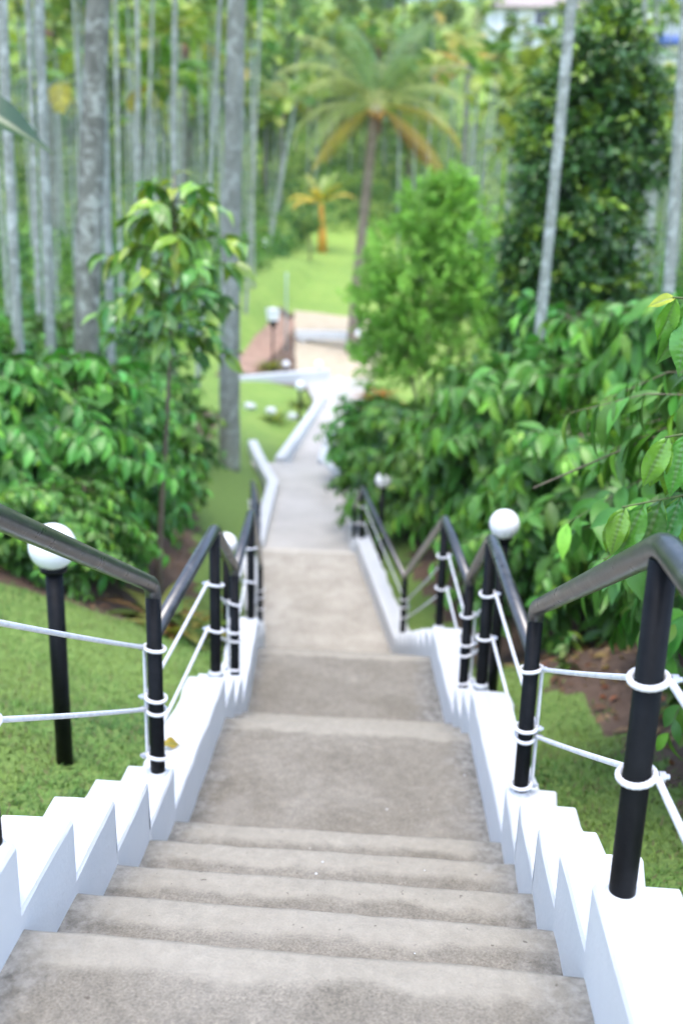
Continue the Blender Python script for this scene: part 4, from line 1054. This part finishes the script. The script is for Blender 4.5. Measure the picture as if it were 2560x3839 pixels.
V, F = tube([(.05, 0, 2.65), (.25, -.1, 2.3-z), (.48, -.2, 2.36-z)], [.035, .025, .015], 8); obj('leaf_stalk', mesh_np('leaf_stalk', V, F), GREENSTEM, root)

# ------------------------------------------------------------------ small plants
def strap_plant(x, y, n, L, cols, label, name='strap_plant', cat='plant'):
    z = gz(x, y); root = empty(name, (x, y, z)); tag(root, label, cat); rr = np.random.default_rng(int(abs(x*100)+y*10))
    tp = leaf_template(3, 6, .085, .3, .75); O = []; D = []; U = []; S = []; C = []
    for k in range(n):
        a = rr.uniform(0, 6.28); e = rr.uniform(.4, 1.3); O.append((.05*math.cos(a), .05*math.sin(a), .02)); D.append((math.cos(a)*math.cos(e), math.sin(a)*math.cos(e), math.sin(e))); U.append((-.4*math.cos(a), -.4*math.sin(a), 1)); S.append(L*rr.uniform(.6, 1.1)); C.append(np.array(cols[rr.integers(len(cols))])*rr.uniform(.7, 1.2))
    V, F, CC = place_leaves(tp, np.array(O), np.array(D), np.array(U, float), np.array(S), np.array(C)); obj('foliage', mesh_np('foliage', V, F, CC), SOFT, root)
strap_plant(-1.78, 6.95, 34, .55, [(.09, .17, .03), (.16, .20, .04), (.22, .14, .04)], 'yellow-green strap-leaved plant at the lawn edge below the sapling')
strap_plant(-1.60, 6.72, 26, .45, [(.08, .16, .03), (.18, .20, .04)], 'smaller strap-leaved plant right of the yellow-green one')
strap_plant(-1.62, 7.3, 24, .5, [(.10, .16, .03), (.22, .20, .04)], 'grassy clump behind the left handrail apex')
strap_plant(-.75, 29.6, 60, .9, [(.42, .12, .04), (.35, .16, .05), (.12, .16, .04)], 'orange-red croton beside the far path', 'croton_shrub', 'shrub')
strap_plant(-1.0, 31.5, 50, .8, [(.10, .22, .04), (.16, .28, .05)], 'green tufted plant at the right end of the far path')
strap_plant(-2.9, 27.8, 40, .5, [(.30, .36, .05), (.14, .24, .04)], 'yellow tufted plant on the lawn behind the small globe lamp')
strap_plant(-3.2, 24.6, 40, .5, [(.30, .36, .05), (.14, .24, .04)], 'yellow-green tufted plant in front of the white painted stones')
strap_plant(-4.5, 33.8, 40, .7, [(.40, .40, .05), (.2, .3, .05)], 'yellow tufted plant at the foot of the lantern post')
def weed(x, y, s, label):
    z = gz(x, y); root = empty('weed', (x, y, z)); tag(root, label, 'plant'); rr = np.random.default_rng(int(x*100+y*7))
    V, F = tube([(0, 0, -.02), (.01, 0, .5*s), (.03, 0, s*.95)], [.006, .005, .003], 6); obj('stem', mesh_np('stem', V, F), GREENSTEM, root)
    n = 26; hh = rr.uniform(.15, 1, n)*s; a = rr.uniform(0, 6.28, n); O = np.stack([.02+0*a, 0*a, hh], -1); D = np.stack([np.cos(a), np.sin(a), rr.uniform(-.5, .3, n)], -1)
    V, F, CC = place_leaves(T_MID, O, D, np.array([0, 0, 1.])+rr.normal(0, .2, (n, 3)), rr.uniform(.09, .15, n), leaf_cols(n, (.07, .16, .03), .3, (.16, .26, .04), .3, rr)); obj('foliage', mesh_np('foliage', V, F, CC), COFFEE, root)
weed(1.42, 4.25, .38, 'small leafy weed on the bare soil left of the near right post')
weed(1.72, 3.75, .45, 'leafy weed on the bare soil behind the near right post')
weed(1.55, 5.1, .3, 'low seedling on the soil below the near coffee bush')
weed(1.15, 6.2, .3, 'seedling on the dark soil behind the right globe lamp')

# fallen leaves and pebbles on the bare soil
n = 700; xx = rr.uniform(.9, 2.6, n); yy = rr.uniform(2.6, 7.5, n); k2 = lawn_mask(xx, yy) < .5; xx, yy = xx[k2], yy[k2]
x2 = rr.uniform(-4.2, -1.9, 350); y2 = rr.uniform(6.6, 12, 350); k3 = lawn_mask(x2, y2) < .5; xx = np.append(xx, x2[k3]); yy = np.append(yy, y2[k3]); n = len(xx)
D = rr.normal(0, 1, (n, 3)); D[:, 2] *= .15; U = np.array([0, 0, 1.])+rr.normal(0, .3, (n, 3))
pal = np.array([(.22, .13, .07), (.30, .20, .11), (.38, .27, .14), (.16, .09, .05), (.42, .30, .10), (.30, .12, .06)]); C = pal[rr.integers(0, 6, n)]*rr.uniform(.6, 1.2, (n, 1))
V, F, CC = place_leaves(T_MID, np.stack([xx, yy, ground_z(xx, yy)+.02], -1), D, U, rr.uniform(.05, .13, n), C)
tag(obj('leaf_litter', mesh_np('leaf_litter', V, F, CC), SOFT), 'brown fallen leaves scattered on the bare soil', None, None, 'stuff')
# one yellow leaf lying on the left wall
fl = mesh_np('fallen_leaf', *leaf_template(5, 8, .28, .5, .3, wave=.5, seed=4)); shade_mesh(fl, (.46, .36, .05)); fl.materials.append(SOFT)
o = obj('fallen_leaf', fl, None, None, (-.93, 3.62, Z1+.235)); o.scale = (.085, .085, .085); o.rotation_euler = (.1, .5, -1.2); tag(o, 'yellow fallen leaf lying on the left white wall', 'leaf')
# flecks of white paint on the treads
g = Geo(); rr2 = np.random.default_rng(2)
for k in range(20):
    st_ = rr2.integers(0, 6); y = [1.1, 1.95, 2.3, 2.65, 3.0, 3.8][st_]+rr2.uniform(-.14, .14)*(3 if st_ in (0, 5) else 1); z = [0, -RIS, -2*RIS, -3*RIS, -4*RIS, Z1][st_]+.0035
    x = rr2.uniform(-.7, .38); r = rr2.uniform(.0015, .0055)
    V, F = sphere((x, y, z), r, 7, 4, .45); g.add(V, F)
tag(obj('paint_spatter', g.mesh('paint_spatter', True, False), WHITE), 'tiny white paint flecks on the concrete treads', None, None, 'stuff')

# ------------------------------------------------------------------ lawn blades
def blades(n, xr_, yr_, hmin, hmax, wd, name, label, thin=None):
    r3 = np.random.default_rng(99); x = r3.uniform(*xr_, n*2); y = r3.uniform(*yr_, n*2)
    dens = np.clip(3.6/np.maximum(y, 1.5), .15, 1)**1.6
    jl = lawn_mask(x+r3.normal(0, .05, n*2), y+r3.normal(0, .05, n*2)) > .5
    il = (x > np.interp(y, YS, XLs)-.185) & (x < np.interp(y, YS, XRs)+.185)
    k = jl & ~il & (r3.random(n*2) < dens); x, y = x[k][:n], y[k][:n]; m = len(x)
    patch = np.sin(x*3.1+1.2*np.sin(y*2.3))*np.sin(y*2.7+x)
    O = np.stack([x, y, ground_z(x, y)-.004], -1); a = r3.uniform(0, 6.28, m); e = r3.uniform(.15, 1.2, m)
    D = np.stack([np.cos(a)*np.cos(e), np.sin(a)*np.cos(e), np.sin(e)], -1); U = np.stack([-np.cos(a)*.5, -np.sin(a)*.5, np.ones(m)], -1)
    base = np.where((patch > .25)[:, None], (.18, .265, .06), np.where((patch < -.3)[:, None], (.085, .185, .044), (.13, .235, .052)))
    dry = r3.random(m) < .10; C = base*r3.uniform(.55, 1.35, (m, 1)); C[dry] = np.array((.18, .15, .075))*r3.uniform(.6, 1.1, (dry.sum(), 1))
    TVb = np.array([(-1, 0, 0), (1, 0, 0), (-.8, .55, .05), (.8, .55, .05), (0, 1, -.12)], float); TVb[:, 0] *= wd
    TFb = [(0, 1, 3, 2), (2, 3, 4, 4)]
    S = r3.uniform(hmin, hmax, m)
    V, F, CC = place_leaves((TVb, np.array([(0, 1, 3), (0, 3, 2), (2, 3, 4)])), O, D, U, S, C, np.ones(m))
    tag(obj(name, mesh_np(name, V, F, CC), GRASS), label, None, None, 'stuff')
blades(150000, (-4.2, 2.0), (1.2, 13), .025, .055, .0035, 'lawn_grass', 'short lawn grass on both sides of the stairs')

# ------------------------------------------------------------------ houses on the hilltop
def house(x0, x1, y, zb, zt, label):
    root = empty('house', ((x0+x1)/2, y, zb)); tag(root, label, 'house'); w2 = (x1-x0)/2; h = zt-zb
    o = obj('wall', mesh_np('wall', *box(-w2, w2, 0, 7, -2.5, h), None, False), HWALL, root)
    # roof: hipped with eaves
    e = .8; V = [(-w2-e, -e, h-.05), (w2+e, -e, h-.05), (w2+e, 7+e, h-.05), (-w2-e, 7+e, h-.05), (-w2+2.5, 3.5, h+2.3), (w2-2.5, 3.5, h+2.3)]
    V += [(v[0], v[1], v[2]-.15) for v in V[:4]]
    F = [(0, 1, 5, 4), (1, 2, 5), (2, 3, 4, 5), (3, 0, 4), (6, 7, 1, 0), (7, 8, 2, 1), (8, 9, 3, 2), (9, 6, 0, 3), (9, 8, 7, 6)]
    ro = obj('roof', mesh_np('roof', V, F, None, False), TILE, root)
    g = Geo()
    for i in range(26):
        xx = -w2-.6+(2*w2+1.2)*i/25; g.add(*tube([(xx, -e+.02, h+.0), (xx*.75, 3.3, h+2.25)], .06, 5))
    obj('tile_row', g.mesh('tile_row', True, False), TILE, ro)['kind'] = 'stuff'
    def win(cx, cz, ww, hh):
        f = obj('window', mesh_np('window', *box(cx-ww/2, cx+ww/2, -.06, .04, cz-hh/2, cz+hh/2), None, False), HWALL, root)
        n = 2 if ww > .8 else 1
        for i in range(n):
            a = cx-ww/2+.07+(ww-.14)*i/n+.03; b2 = cx-ww/2+.07+(ww-.14)*(i+1)/n-.03
            obj('pane', mesh_np('pane', *box(a, b2, -.075, -.062, cz-hh/2+.07, cz+hh/2-.07), None, False), DARKGLASS, f)
    for cx, cz, ww, hh in [(.3, h-1.0, 1.5, 1.5), (2.2, h-.95, .7, 1.2), (-2.8, h-1.0, 1.3, 1.4), (1.7, h-3.0, 1.1, .9), (-1.0, h-3.1, 1.3, 1.1), (4.0, h-1.0, .9, 1.3)]: win(cx, cz, ww, hh)
    o = obj('ledge', mesh_np('ledge', *box(-w2-.3, w2+.3, -.5, -.003, h-2.35, h-2.15), None, False), HWALL, root)
    o = obj('stair_rail', mesh_np('stair_rail', *tube([(-4.2, -.6, h-3.2), (-.2, -.6, h-1.7), (1.0, -.6, h-1.6)], .05, 6)), DARKGLASS, root)
house(6.8, 17.2, 112, 18.6, 22.6, 'white two-storey house with red tiled roof on the hilltop')
def shed():
    root = empty('shed', (22.8, 96, gz(22.8, 96))); tag(root, 'white shed with blue sheet at the top right corner', 'shed'); zt = 18.6-root.location.z
    obj('wall', mesh_np('wall', *box(-3.2, 4.5, 0, 4, -1, zt), None, False), HWALL, root)
    V = [(-3.6, -.5, zt+.25), (4.9, -.5, zt+.25), (4.9, 4.4, zt+1.3), (-3.6, 4.4, zt+1.3)]; V += [(a, b, c-.1) for a, b, c in V]
    obj('roof', mesh_np('roof', V, [(0, 1, 2, 3), (7, 6, 5, 4), (0, 4, 5, 1), (1, 5, 6, 2), (2, 6, 7, 3), (3, 7, 4, 0)], None, False), HWALL, root)
    V = []; F = []
    for i in range(13):
        for j in range(3): V.append((-3.4+8*i/12, -.35-.08*math.sin(i*1.9)-.1*j, zt-1.1-.42*j+.06*math.sin(i*1.3)))
    for i in range(12):
        for j in range(2): q = i*3+j; F.append((q, q+3, q+4, q+1))
    o = obj('blue_sheet', mesh_np('blue_sheet', V, F), BLUE, root); md = o.modifiers.new('solid', 'SOLIDIFY'); md.thickness = .02
shed()

# ------------------------------------------------------------------ humid air over the valley
hm = bpy.data.materials.new('humid_air'); hm.use_nodes = True; ht = hm.node_tree
ht.nodes.remove(ht.nodes['Principled BSDF']); pv = ht.nodes.new('ShaderNodeVolumePrincipled')
pv.inputs['Color'].default_value = (.93, .97, 1, 1); pv.inputs['Density'].default_value = .0003; pv.inputs['Anisotropy'].default_value = .3
ht.links.new(pv.outputs[0], ht.nodes['Material Output'].inputs['Volume'])
hz_ = obj('haze', mesh_np('haze', *box(-160, 160, -12, 270, -7, 66), None, False), hm)
tag(hz_, 'thin pale humid air over the valley', None, None, 'stuff')
